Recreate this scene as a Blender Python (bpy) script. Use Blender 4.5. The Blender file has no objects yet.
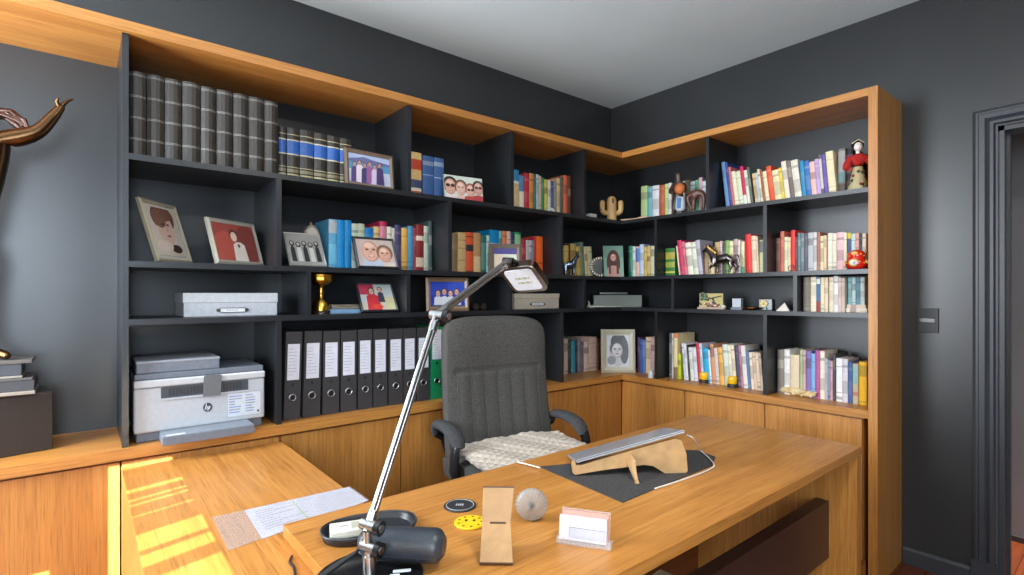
import bpy, bmesh, math, random
from mathutils import Matrix, Vector
PI = math.pi
S = bpy.context.scene
C = S.collection
rnd = random.Random(7)

# ------------------------------------------------------------------ camera
CAM = Vector((-3.1786, -2.6714, 1.3407)); YAW = 0.8862; FPX = 523.4453; CX = 512.0; CY = 294.3278
cd = bpy.data.cameras.new('camera'); cam = bpy.data.objects.new('camera', cd); C.objects.link(cam)
cam.location = CAM; cam.rotation_euler = (PI/2, 0, math.atan2(math.sin(PI/2-(PI/2-YAW)), math.cos(YAW)) - PI/2)
cd.sensor_width = 36; cd.lens = FPX/1024*36; cd.shift_x = 0; cd.shift_y = (CY-287.5)/1024
cd.clip_start = 0.02
S.camera = cam
# ------------------------------------------------------------------ world, sun, window light, added fill, exposure
W = bpy.data.worlds.new('sky'); S.world = W; W.use_nodes = True
wn = W.node_tree.nodes; wb = wn['Background']
sky = wn.new('ShaderNodeTexSky'); sky.sky_type = 'PREETHAM'; sky.turbidity = 3.5
sky.sun_direction = (-0.02, -0.9, 0.43)
W.node_tree.links.new(sky.outputs[0], wb.inputs[0]); wb.inputs[1].default_value = 0.25
def light(name, kind, loc, rot, energy, color, **k):
    l = bpy.data.lights.new(name, kind); l.energy = energy; l.color = color
    for a, b in k.items(): setattr(l, a, b)
    o = bpy.data.objects.new(name, l); C.objects.link(o); o.location = loc; o.rotation_euler = rot
    return o
SUN_T = 0.445                                           # sun drop per metre travelled along +y
sd = Vector((0.0, 1.0, -SUN_T)).normalized()
sun = light('sun', 'SUN', (0, -9, 6), (0, 0, 0), 20.0, (1, .88, .70), angle=0.002)
sun.rotation_euler = sd.to_track_quat('-Z', 'Y').to_euler()
XL = -4.35; YF = -4.5; H = 2.786                         # left wall, front wall (behind the camera), ceiling
light('window_daylight', 'AREA', (XL-0.02, -.65, 1.75), (0, -PI/2, 0), 100, (.84, .92, 1), shape='RECTANGLE', size=1.6, size_y=.95)
light('window_daylight_rear', 'AREA', (XL-0.02, -3.2, 1.75), (0, -PI/2-.15, 0), 30, (1, .97, .93), shape='RECTANGLE', size=1.65, size_y=1.7)  # added fill from the rear left, no known source
light('window_daylight_front', 'AREA', (-3.74, YF-.02, 1.65), (PI/2, 0, 0), 62, (.70, .85, 1), shape='RECTANGLE', size=1.0, size_y=1.4)
light('ceiling_lamp_light', 'AREA', (-2.2, -2.7, 2.70), (0, 0, 0), 20, (1, .95, .88), shape='DISK', size=0.42)  # added overhead fill to even out the room, no known lamp
S.view_settings.view_transform = 'Standard'; S.view_settings.look = 'None'
S.view_settings.exposure = 0.45; S.view_settings.gamma = 1; S.view_settings.use_curve_mapping = False
S.cycles.max_bounces = 8; S.cycles.diffuse_bounces = 5; S.cycles.caustics_reflective = False; S.cycles.caustics_refractive = False
S.cycles.sample_clamp_indirect = 4

# ------------------------------------------------------------------ measuring: photo points on real planes
cF = Vector((math.cos(YAW), math.sin(YAW), 0)); cR = Vector((math.sin(YAW), -math.cos(YAW), 0))
def ray(u, v): return cF + cR*((u-CX)/FPX) + Vector((0, 0, (CY-v)/FPX))
def on(u, v, ax, val):
    r = ray(u, v); i = 'xyz'.index(ax)
    return CAM + r*((val-CAM[i])/r[i])
def xa(u, y): return on(u, 300, 'y', y).x
def yb(u, x): return on(u, 300, 'x', x).y

# ------------------------------------------------------------------ materials
def lin(c):
    return tuple(((x/255)/12.92 if x/255 <= .04045 else ((x/255+.055)/1.055)**2.4) for x in c[:3]) + (1,)
def newmat(name, rough=.5, metal=0, **k):
    m = bpy.data.materials.new(name); m.use_nodes = True
    b = m.node_tree.nodes['Principled BSDF']; b.inputs['Roughness'].default_value = rough; b.inputs['Metallic'].default_value = metal
    for a, v in k.items(): b.inputs[a].default_value = v
    return m, m.node_tree.nodes, m.node_tree.links, b
def noise(n, l, coord, scale, detail=3, mapping=None, rough=.6):
    t = n.new('ShaderNodeTexNoise'); t.inputs['Scale'].default_value = scale; t.inputs['Detail'].default_value = detail; t.inputs['Roughness'].default_value = rough
    if mapping is not None:
        mp = n.new('ShaderNodeMapping'); mp.inputs['Scale'].default_value = mapping; l.new(coord, mp.inputs[0]); l.new(mp.outputs[0], t.inputs[0])
    else: l.new(coord, t.inputs[0])
    return t.outputs[0]
def ramp(n, l, fac, stops):
    r = n.new('ShaderNodeValToRGB'); e = r.color_ramp.elements
    while len(e) < len(stops): e.new(.5)
    for i, (p, c) in enumerate(stops): e[i].position = p; e[i].color = lin(c)
    l.new(fac, r.inputs[0]); return r.outputs[0]
def bump(n, l, b, h, strength, dist=.002):
    bp = n.new('ShaderNodeBump'); bp.inputs['Strength'].default_value = strength; bp.inputs['Distance'].default_value = dist
    l.new(h, bp.inputs['Height']); l.new(bp.outputs[0], b.inputs['Normal'])
def mixc(n, l, fac, a, b_, mode='MIX'):
    m = n.new('ShaderNodeMix'); m.data_type = 'RGBA'; m.blend_type = mode
    if isinstance(fac, float): m.inputs[0].default_value = fac
    else: l.new(fac, m.inputs[0])
    for i, x in ((6, a), (7, b_)):
        if isinstance(x, tuple): m.inputs[i].default_value = x
        else: l.new(x, m.inputs[i])
    return m.outputs[2]
def oak(name, axis, dark, mid, light_, rough=.36):
    m, n, l, b = newmat(name, rough)
    co = n.new('ShaderNodeTexCoord').outputs['Object']
    sc = [95.0, 95.0, 95.0]; sc[axis] = 2.2
    s2 = [20.0, 20.0, 20.0]; s2[axis] = .6
    s3 = [260.0, 260.0, 260.0]; s3[axis] = 7
    fine = noise(n, l, co, 1, 5, sc); broad = noise(n, l, co, 1, 3, s2); pores = noise(n, l, co, 1, 2, s3)
    mth = n.new('ShaderNodeMath'); mth.operation = 'MULTIPLY_ADD'; l.new(fine, mth.inputs[0]); mth.inputs[1].default_value = .55
    m2 = n.new('ShaderNodeMath'); m2.operation = 'MULTIPLY'; l.new(broad, m2.inputs[0]); m2.inputs[1].default_value = .45
    l.new(m2.outputs[0], mth.inputs[2])
    c = ramp(n, l, mth.outputs[0], [(.26, dark), (.5, mid), (.74, light_)])
    p = ramp(n, l, pores, [(.34, (150, 150, 150)), (.46, (255, 255, 255))])
    c = mixc(n, l, .45, c, mixc(n, l, 1.0, c, p, 'MULTIPLY'))
    l.new(c, b.inputs['Base Color']); bump(n, l, b, fine, .08, .001)
    return m
OD, OM, OL = (154, 97, 43), (184, 123, 57), (206, 147, 77)
OAK = [oak('oak_grain_x', 0, OD, OM, OL), oak('oak_grain_y', 1, OD, OM, OL), oak('oak_grain_z', 2, OD, OM, OL, .42)]
def attrmat(name, rough, metal=0, var=.10, scale=60, bstr=0.0, **k):
    m, n, l, b = newmat(name, rough, metal, **k)
    a = n.new('ShaderNodeAttribute'); a.attribute_name = 'Col'
    co = n.new('ShaderNodeTexCoord').outputs['Object']; f = noise(n, l, co, scale, 3)
    g = ramp(n, l, f, [(.25, tuple([int(255*(1-var))]*3)), (.75, (255, 255, 255))])
    l.new(mixc(n, l, 1.0, a.outputs['Color'], g, 'MULTIPLY'), b.inputs['Base Color'])
    if bstr: bump(n, l, b, f, bstr)
    return m
PAINT = attrmat('painted_surface', .55)
GLOSS = attrmat('glossy_surface', .22, var=.05)
PAPER = attrmat('printed_paper', .6, var=.06, scale=30)
METAL = attrmat('brushed_metal', .28, 1.0, var=.12, scale=90)
CLOTH = attrmat('woven_cloth', .9, var=.42, scale=170, bstr=.6)
LEATH = attrmat('leather', .38, var=.2, scale=180, bstr=.35)
PLY = attrmat('plywood', .55, var=.14, scale=25)
def wallmat(name, base, rough, var=12, bs=.15):
    m, n, l, b = newmat(name, rough)
    co = n.new('ShaderNodeTexCoord').outputs['Object']; f = noise(n, l, co, 2.2, 5); g = noise(n, l, co, 90, 2)
    lo = tuple(max(0, x-var) for x in base); hi = tuple(min(255, x+var) for x in base)
    l.new(ramp(n, l, f, [(.3, lo), (.7, hi)]), b.inputs['Base Color']); bump(n, l, b, g, bs, .001)
    return m
WALLM = wallmat('charcoal_wall_paint', (50, 51, 52), .32, 3)
CEILM = wallmat('white_ceiling_paint', (224, 238, 242), .9, 3)
BLACK = wallmat('black_melamine', (31, 33, 36), .33, 4, .05)
TRIMM = wallmat('dark_gloss_trim', (58, 61, 66), .33, 4, .05)
HALLM = wallmat('taupe_hall_paint', (132, 130, 132), .8, 4)
WHITEM = wallmat('white_window_paint', (230, 230, 226), .5, 4)
BROWNM = wallmat('dark_brown_laminate', (66, 42, 34), .4, 5, .05)
def floormat():
    m, n, l, b = newmat('red_wood_floor', .3)
    co = n.new('ShaderNodeTexCoord').outputs['Object']
    br = n.new('ShaderNodeTexBrick'); br.inputs['Scale'].default_value = 1; br.inputs['Brick Width'].default_value = 1.1; br.inputs['Row Height'].default_value = .09
    br.inputs['Mortar Size'].default_value = .002; br.inputs['Color1'].default_value = lin((112, 56, 32)); br.inputs['Color2'].default_value = lin((130, 66, 38)); br.inputs['Mortar'].default_value = lin((60, 28, 14))
    l.new(co, br.inputs[0]); g = noise(n, l, co, 1, 4, (1.5, 40, 1))
    gr = ramp(n, l, g, [(.3, (170, 170, 170)), (.7, (255, 255, 255))])
    l.new(mixc(n, l, 1.0, br.outputs[0], gr, 'MULTIPLY'), b.inputs['Base Color'])
    return m
FLOORM = floormat()
def glassmat(name, rough, col=(1, 1, 1, 1), trans=1.0, ior=1.45):
    m, n, l, b = newmat(name, rough); b.inputs['Transmission Weight'].default_value = trans; b.inputs['IOR'].default_value = ior; b.inputs['Base Color'].default_value = col
    co = n.new('ShaderNodeTexCoord').outputs['Object']; bump(n, l, b, noise(n, l, co, 40, 2), .05)
    return m
ACRYL, _n, _l, _b = newmat('clear_acrylic', .06); _b.inputs['Base Color'].default_value = lin((214, 212, 212)); _b.inputs['Alpha'].default_value = .20
_co = _n.new('ShaderNodeTexCoord').outputs['Object']; bump(_n, _l, _b, noise(_n, _l, _co, 40, 2), .1)
CRYST = glassmat('frosted_crystal', .28, lin((235, 228, 218)), .75)
SLEEVE, _n, _l, _b = newmat('clear_plastic_sleeve', .18); _b.inputs['Base Color'].default_value = lin((196, 190, 188)); _b.inputs['Alpha'].default_value = .22
_co = _n.new('ShaderNodeTexCoord').outputs['Object']; bump(_n, _l, _b, noise(_n, _l, _co, 14, 3), .5)
MATS = [PAINT]

# ------------------------------------------------------------------ mesh builder
class MB:
    def __init__(s): s.v = []; s.f = []; s.c = []; s.s = []; s.M = Matrix()
    def add(s, vs, fs, col, sm=False):
        o = len(s.v); s.v += [tuple(s.M @ Vector(p)) for p in vs]
        for f in fs: s.f.append([o+i for i in f]); s.c.append(col); s.s.append(sm)
        return s
    def box(s, x0, x1, y0, y1, z0, z1, col=(200, 200, 200)):
        vs = [(x, y, z) for z in (z0, z1) for y in (y0, y1) for x in (x0, x1)]
        return s.add(vs, [(0, 2, 3, 1), (4, 5, 7, 6), (0, 1, 5, 4), (2, 6, 7, 3), (0, 4, 6, 2), (1, 3, 7, 5)], col)
    def tube(s, pts, r, n=10, col=(200, 200, 200), caps=True, sm=True, flat=1.0):
        pts = [Vector(p) for p in pts]; rs = r if isinstance(r, (list, tuple)) else [r]*len(pts)
        vs = []; up = None
        for i, p in enumerate(pts):
            t = (pts[min(i+1, len(pts)-1)]-pts[max(i-1, 0)]).normalized()
            if up is None:
                a = Vector((0, 0, 1)) if abs(t.z) < .9 else Vector((0, 1, 0)); up = (a - t*a.dot(t)).normalized()
            else: up = (up - t*up.dot(t)).normalized()
            sd_ = t.cross(up)
            for k in range(n):
                an = 2*PI*k/n; vs.append(p + (up*math.cos(an)*flat + sd_*math.sin(an))*rs[i])
        fs = [(i*n+k, i*n+(k+1) % n, (i+1)*n+(k+1) % n, (i+1)*n+k) for i in range(len(pts)-1) for k in range(n)]
        s.add(vs, fs, col, sm)
        if caps:
            m = len(pts)-1
            s.add(vs[:n], [tuple(reversed(range(n)))], col); s.add(vs[m*n:], [tuple(range(n))], col)
        return s
    def lathe(s, prof, n=24, c=(0, 0, 0), col=(200, 200, 200), sm=True, wob=None):
        vs = []
        for i, (r, z) in enumerate(prof):
            for k in range(n):
                a = 2*PI*k/n; rr = r*(wob(a, z) if wob else 1)
                vs.append((c[0]+rr*math.cos(a), c[1]+rr*math.sin(a), c[2]+z))
        fs = [(i*n+k, i*n+(k+1) % n, (i+1)*n+(k+1) % n, (i+1)*n+k) for i in range(len(prof)-1) for k in range(n)]
        s.add(vs, fs, col, sm)
        s.add(vs[:n], [tuple(reversed(range(n)))], col); s.add(vs[-n:], [tuple(range(n))], col)
        return s
    def ball(s, c, r, col=(200, 200, 200), n=16, m=10):
        if not isinstance(r, (tuple, list)): r = (r, r, r)
        vs = [(c[0], c[1], c[2]-r[2])]
        for j in range(1, m):
            ph = -PI/2+PI*j/m
            vs += [(c[0]+r[0]*math.cos(ph)*math.cos(2*PI*k/n), c[1]+r[1]*math.cos(ph)*math.sin(2*PI*k/n), c[2]+r[2]*math.sin(ph)) for k in range(n)]
        vs.append((c[0], c[1], c[2]+r[2])); t = len(vs)-1
        fs = [(0, 1+(k+1) % n, 1+k) for k in range(n)]
        fs += [(1+j*n+k, 1+j*n+(k+1) % n, 1+(j+1)*n+(k+1) % n, 1+(j+1)*n+k) for j in range(m-2) for k in range(n)]
        fs += [(1+(m-2)*n+k, 1+(m-2)*n+(k+1) % n, t) for k in range(n)]
        return s.add(vs, fs, col, True)
    def prism(s, poly, d0, d1, plane='xz', col=(200, 200, 200), sm=False):
        def p3(a, b, d): return {'xz': (a, d, b), 'yz': (d, a, b), 'xy': (a, b, d)}[plane]
        n = len(poly); vs = [p3(a, b, d0) for a, b in poly]+[p3(a, b, d1) for a, b in poly]
        s.add(vs, [tuple(range(n)), tuple(reversed(range(n, 2*n)))], col)
        return s.add(vs, [(i, n+i, n+(i+1) % n, (i+1) % n) for i in range(n)], col, sm)
    def quad(s, a, b, c, d, col): return s.add([a, b, c, d], [(0, 1, 2, 3)], col)
    def grid(s, fn, nu, nv, col, sm=True, wrap=False):
        vs = [fn(i/nu, j/nv) for j in range(nv+1) for i in range(nu+1)]; w = nu+1
        fs = [(j*w+i, j*w+i+1, (j+1)*w+i+1, (j+1)*w+i) for j in range(nv) for i in range(nu)]
        return s.add(vs, fs, col, sm)
    def build(s, name, mat=None, parent=None, bevel=0, loc=None, seg=2, weld=False, fix=True):
        me = bpy.data.meshes.new(name); me.from_pydata(s.v, [], s.f)
        me.materials.append(mat or PAINT)
        if weld or fix:
            bm = bmesh.new(); bm.from_mesh(me)
            ly = bm.faces.layers.int.new('ci'); bm.faces.ensure_lookup_table()
            for i, f in enumerate(bm.faces): f[ly] = i
            if weld: bmesh.ops.remove_doubles(bm, verts=bm.verts, dist=1e-5)
            bmesh.ops.recalc_face_normals(bm, faces=bm.faces)
            idx = [f[ly] for f in bm.faces]; bm.to_mesh(me); bm.free()
            s.c = [s.c[i] for i in idx]; s.s = [s.s[i] for i in idx]
            me.attributes.remove(me.attributes['ci'])
        at = me.color_attributes.new('Col', 'FLOAT_COLOR', 'CORNER'); buf = []
        for p in me.polygons: buf += list(lin(s.c[p.index]))*p.loop_total
        at.data.foreach_set('color', buf)
        me.polygons.foreach_set('use_smooth', s.s); me.update()
        o = bpy.data.objects.new(name, me); C.objects.link(o)
        if parent: o.parent = parent
        if loc is not None: o.location = loc
        if bevel:
            b = o.modifiers.new('bevel', 'BEVEL'); b.width = bevel; b.segments = seg; b.limit_method = 'ANGLE'; b.angle_limit = .6
        return o
def tag(o, label, cat, group=None):
    o['label'] = label; o['category'] = cat
    if group: o['group'] = group
    return o
def thing(name, label, cat, loc=(0, 0, 0), rz=0, group=None, rot=None):
    o = bpy.data.objects.new(name, None); C.objects.link(o); o.location = loc; o.rotation_euler = rot or (0, 0, rz)
    o.empty_display_size = .05
    return tag(o, label, cat, group)
def struct(name, mb, mat, bevel=0):
    o = mb.build(name, mat, bevel=bevel); o['kind'] = 'structure'; return o

# ================================================================== ROOM
XR, XHALL = 0.0, 0.74
struct('floor', MB().box(XL-.2, 1.0, YF-.2, .2, -.06, 0), FLOORM)
struct('ceiling', MB().box(XL-.2, 1.0, YF-.2, .2, H, H+.08), CEILM)
struct('wall_back', MB().box(XL-.2, 1.0, 0, .15, 0, H), WALLM)
D0, D1, DZ = -2.232, -3.10, 2.093
w = MB(); w.box(0, .13, D0, 0, 0, H).box(0, .13, D1, D0, DZ, H).box(0, .13, YF, D1, 0, H); struct('wall_right', w, WALLM)
struct('wall_hall', MB().box(XHALL, XHALL+.1, YF, 0, 0, H), HALLM)
w = MB()
WIN = [(-1.15, -.15, .93, 2.57), (-4.05, -2.35, .95, 2.55)]  # the rear opening is unseen, added to go with the rear fill
w.box(XL-.15, XL, -.15, 0, 0, H).box(XL-.15, XL, -2.35, -1.15, 0, H).box(XL-.15, XL, YF, -4.05, 0, H)
for a, b_, z0, z1 in WIN: w.box(XL-.15, XL, a, b_, 0, z0).box(XL-.15, XL, a, b_, z1, H)
struct('wall_left', w, WALLM)
SX0, SX1, SZ0, SZ1 = -3.118, -2.925, 1.5, 2.64
w = MB(); w.box(XL-.15, -4.25, YF-.15, YF, 0, H).box(-3.22, SX0, YF-.15, YF, 0, H).box(-4.25, -3.22, YF-.15, YF, 0, .93).box(-4.25, -3.22, YF-.15, YF, 2.37, H).box(SX1, .13, YF-.15, YF, 0, H).box(SX0, SX1, YF-.15, YF, 0, SZ0).box(SX0, SX1, YF-.15, YF, SZ1, H)
struct('wall_front', w, WALLM)
for i, (a, b_, z0, z1) in enumerate(WIN):
    w = MB(); x0, x1 = XL-.12, XL-.06
    w.box(x0, x1, a, a+.05, z0, z1).box(x0, x1, b_-.05, b_, z0, z1).box(x0, x1, a, b_, z0, z0+.05).box(x0, x1, a, b_, z1-.05, z1).box(x0+.01, x1-.01, (a+b_)/2-.02, (a+b_)/2+.02, z0, z1)
    w.box(XL-.15, XL+.02, a-.03, b_+.03, z0-.03, z0)
    struct('window_%d' % (i+1), w, WHITEM)
# added unseen slit behind the camera, bars shaped to cut sun into streaks
w = MB(); lit = [(-.40, -.43), (-.655, -.70), (-.755, -.78), (-.80, -.825), (-.90, -.92), (-1.04, -1.155), (-1.175, -1.25), (-1.31, -1.55), (-1.62, -2.0)]
prev = None
for a, b_ in lit:
    zt, zb_ = .735+(a-YF+.06)*SUN_T, .735+(b_-YF+.06)*SUN_T
    if prev is not None:
        m_ = .13; xm = (SX0+SX1)/2
        vs = []
        for x in (-3.082, SX1):
            d = (x-xm)*m_
            vs += [(x, YF-.06, zt+d), (x, YF-.06, prev+d), (x, YF-.05, prev+d), (x, YF-.05, zt+d)]
        w.add(vs, [(0, 1, 2, 3), (4, 7, 6, 5), (0, 4, 5, 1), (1, 5, 6, 2), (2, 6, 7, 3), (3, 7, 4, 0)], (230, 230, 226))
    prev = zb_
w.box(SX0, SX0+.004, YF-.1, YF-.02, SZ0, SZ1).box(SX1-.004, SX1, YF-.1, YF-.02, SZ0, SZ1)
struct('window_3', w, WHITEM)
w = MB(); w.box(-4.25, -4.2, YF-.12, YF-.06, .93, 2.37).box(-3.27, -3.22, YF-.12, YF-.06, .93, 2.37).box(-4.25, -3.22, YF-.12, YF-.06, .93, .98).box(-4.25, -3.22, YF-.12, YF-.06, 2.32, 2.37).box(-3.755, -3.715, YF-.11, YF-.07, .93, 2.37).box(-4.28, -3.19, YF-.15, YF+.02, .90, .93)
struct('window_4', w, WHITEM)
# skirting and door casing on the right wall
w = MB(); w.prism([(0, 0), (-.018, 0), (-.018, .07), (-.012, .083), (0, .085)], -1.88, D0+.095, 'xz'); struct('baseboard_right', w, TRIMM, .002)
w = MB().box(XHALL-.014, XHALL, YF, 0, 0, .03); struct('baseboard_hall', w, TRIMM)
cw = .087
prof = [(0, 0), (0, -.010), (.012, -.018), (.02, -.018), (.024, -.026), (.044, -.026), (.050, -.018), (.062, -.030), (.074, -.030), (.080, -.016), (cw, -.014), (cw, 0)]
w = MB()
for i in range(len(prof)):
    (a0, h0), (a1, h1) = prof[i], prof[(i+1) % len(prof)]
    pts = []
    for a, h in ((a0, h0), (a1, h1)):
        o = cw-a
        pts.append([(h, D0+o, .0), (h, D0+o, DZ+o), (h, D1-o, DZ+o), (h, D1-o, 0)])
    for k in range(3): w.quad(pts[0][k], pts[0][k+1], pts[1][k+1], pts[1][k], (90, 90, 90))
w.box(-.033, 0, D0+.002, D0+cw+.003, 0, .13)
struct('trim_1', w, TRIMM)
w = MB().box(-.002, .135, D0-.02, D0, 0, DZ).box(-.002, .135, D1, D1+.02, 0, DZ).box(-.002, .135, D1, D0, DZ-.02, DZ).box(.06, .085, D0-.032, D0-.02, 0, DZ-.02)
struct('trim_2', w, TRIMM)
# light switch
t = thing('light_switch', 'dark square light switch plate on the charcoal wall beside the door casing', 'light switch', (0, -1.978, 1.214))
MB().box(-.009, 0, -.042, .042, -.059, .059, (56, 56, 58)).build('face_plate', PAINT, t, .002)
MB().box(-.013, -.008, -.030, .032, -.012, .012, (66, 62, 62)).build('rocker', GLOSS, t, .003)
# added lamp body for the overhead fill, unseen behind the camera
t = thing('ceiling_lamp', 'round white ceiling lamp hanging behind the viewpoint', 'lamp', (-2.2, -2.7, H))
MB().lathe([(.24, -.03), (.24, 0)], 32, col=(235, 235, 230)).build('lamp_base', GLOSS, t)

# ================================================================== BUILT-IN FURNITURE
ZC, TC = .80, .037; ZT, TT = 2.300, .037; DA, DB = .400, .364; PE = -1.873; TP = .038
Z1, Z2, Z3 = 1.842, 1.460, 1.252; TS = .022; FA, FB = -.378, -.345
GR = (200, 140, 70)
t = thing('worktop', 'continuous oak worktop running along both walls under the black bookcase', 'worktop', (0, 0, 0))
MB().prism([(XL+.01, -.0015), (-.002, -.0015), (-DB, -DA), (XL+.01, -DA)], ZC-TC, ZC, 'xy').build('worktop_run', OAK[0], t, .0015)
MB().prism([(-.0015, -.002), (-.0015, PE+TP+.0006), (-DB, PE+TP+.0006), (-DB, -DA)], ZC-TC, ZC, 'xy').build('worktop_run', OAK[1], t, .0015)
def cabinet(label, axis, a, b_, door=True):
    """base unit whose door spans a..b along the wall; carcass set just behind the door"""
    t = thing('base_cabinet', label, 'cabinet', ((a+b_)/2, -.38, 0) if axis == 'x' else (-.345, (a+b_)/2, 0), 0 if axis == 'x' else -PI/2, 'oak base cabinets under the worktop')
    hw = abs(b_-a)/2; dp = .375 if axis == 'x' else .34
    MB().box(-hw+.0005, hw-.0005, .021, dp, .08, ZC-TC-.001).build('carcass', OAK[2], t)
    MB().box(-hw+.0015, hw-.0015, 0, .02, .085, ZC-TC-.012).build('door', OAK[2], t, .001)
    MB().box(-hw+.001, hw-.001, .05, .066, 0, .08, (70, 45, 28)).build('plinth', OAK[0], t)
cabinet('wide oak base cabinet at far left below the bronze statue', 'x', XL+.3, -3.082)
cabinet('oak base cabinet behind the return desk, only its top strip showing below the printer', 'x', -3.079, -2.552)
cabinet('oak base cabinet door under the left row of black binders', 'x', -2.549, -2.0)
cabinet('oak base cabinet directly behind the office chair', 'x', -1.998, -1.45)
cabinet('oak base cabinet right of the chair back by its right armrest', 'x', -1.448, -.902)
cabinet('oak base cabinet left of the inner corner under the ornate frame', 'x', -.900, -.346)
cabinet('narrow oak base cabinet right of the inner corner', 'y', -.3815, -.864)
cabinet('oak base cabinet behind the far end of the desk', 'y', -.866, -1.349)
cabinet('oak base cabinet beside the tall oak end panel', 'y', -1.351, -1.806)
# bookcase
t = thing('bookcase', 'tall black corner bookcase framed by an oak top board and oak end panel', 'bookcase', (0, 0, 0))
BK = .012
MB().box(-3.058, -.0005, -BK, -.0005, ZC+.0003, ZT-TT).build('back_panel', BLACK, t)
MB().box(-BK, -.0005, PE+TP, -BK-.0005, ZC+.0003, ZT-TT).build('back_panel', BLACK, t)
MB().prism([(XL+.001, -.0005), (-.0005, -.0005), (-DB, -DA), (XL+.001, -DA)], ZT-TT, ZT, 'xy').build('top_board', OAK[0], t, .001)
MB().prism([(-.0005, -.0005), (-.0005, PE+TP), (-DB, PE+TP), (-DB, -DA)], ZT-TT, ZT, 'xy').build('top_board', OAK[1], t, .001)
MB().box(-DB, -.0005, PE, PE+TP, 0, ZT).build('end_panel', OAK[2], t, .001)
MB().box(-3.077, -3.058, FA, -.0005, ZC+.0003, ZT-TT).build('side_panel', BLACK, t)
for z in (Z1, Z2, Z3):
    MB().prism([(-3.058, -BK), (-BK, -BK), (FB, FA), (-3.058, FA)], z-TS, z, 'xy').build('shelf', BLACK, t)
    MB().prism([(-BK, -BK), (-BK, PE+TP), (FB, PE+TP), (FB, FA)], z-TS, z, 'xy').build('shelf', BLACK, t)
def divA(x, z0, z1): MB().box(x-.01, x+.01, FA, -BK, z0, z1).build('divider', BLACK, t)
def divB(y, z0, z1): MB().box(FB, -BK, y-.01, y+.01, z0, z1).build('divider', BLACK, t)
R1, R2, R3, R4 = (Z1, ZT-TT), (Z2, Z1-TS), (Z3, Z2-TS), (ZC+.0003, Z3-TS)
for x in (-1.952, -1.303, -.705): divA(x, *R1)
for x in (-2.554, -1.719, -.911): divA(x, *R2)
for x in (-2.433, -1.957, -1.314, -.705): divA(x, *R3)
for x in (-2.554, -1.719, -.906): divA(x, *R4)
divB(-1.015, *R1)
for y in (-.655, -1.351): divB(y, *R2)
for y in (-.780, -1.505): divB(y, *R3)
for y in (-.658, -1.351): divB(y, *R4)

# return desk and main desk
ZR = .735
t = thing('return_desk', 'lower oak return desk streaked with sunlight, joining the worktop at left', 'desk', (-2.815, -1.24, 0))
MB().box(-.265, .265, -.84, .838, ZR-.032, ZR).build('desktop', OAK[1], t, .001)
MB().box(-.2645, -.235, -.835, .837, .0, ZR-.033).build('side_panel', OAK[2], t)
MB().box(-.234, .26, -.835, -.805, 0, ZR-.033).build('end_panel', OAK[2], t)
ZD = .766; TD = .031
t = thing('desk', 'large oak executive desk in the foreground with dark brown modesty panel', 'desk', (-1.851, -1.636, 0))
MB().box(-.944, .944, -.340, .340, ZR+.0003, ZD).build('desktop', OAK[0], t, .0015)
MB().box(.904, .943, -.337, .317, 0, ZR).build('leg_panel', OAK[2], t, .001)
o = MB().box(-.66, .903, -.242, -.197, .322, .5425).build('modesty_panel', BROWNM, t, .001); o['label'] = 'dark brown hanging modesty panel'
MB().box(-.66, -.62, -.195, .30, 0, ZR).build('leg_panel', OAK[2], t, .001)

# ================================================================== BOOKS
def cname(c):
    r, g, b = c; mx, mn = max(c), min(c); d = mx-mn; L = (mx+mn)/2
    if d < 28: return 'black' if L < 50 else 'dark grey' if L < 95 else 'grey' if L < 165 else 'pale grey' if L < 212 else 'white'
    if mx == r: h = ((g-b)/d) % 6
    elif mx == g: h = (b-r)/d+2
    else: h = (r-g)/d+4
    h *= 60
    if 15 <= h < 50 and mn > 150: return 'cream'
    if 15 <= h < 50 and d < 75 and L > 140: return 'beige'
    if (h < 48 or h > 340) and L < 100 and d < 110: return 'brown'
    n = 'red' if h < 13 or h >= 352 else 'orange' if h < 34 else 'yellow' if h < 62 else 'lime' if h < 78 else 'green' if h < 160 else 'teal' if h < 190 else 'blue' if h < 235 else 'purple' if h < 290 else 'magenta' if h < 330 else 'crimson'
    if n == 'orange' and mx < 200 and d < 110: n = 'tan'
    if n in ('red', 'crimson') and L > 175: n = 'pink'
    elif L > 185 and d < 90: n = 'pale '+n
    elif L < 75: n = 'dark '+n
    return n
ORD = ['first', 'second', 'third', 'fourth', 'fifth', 'sixth', 'seventh', 'eighth', 'ninth', 'tenth', 'eleventh', 'twelfth', 'thirteenth', 'fourteenth', 'fifteenth', 'sixteenth', 'seventeenth', 'eighteenth', 'nineteenth', 'twentieth', 'twenty-first', 'twenty-second', 'twenty-third', 'twenty-fourth', 'twenty-fifth', 'twenty-sixth', 'twenty-seventh', 'twenty-eighth', 'twenty-ninth', 'thirtieth']
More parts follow.
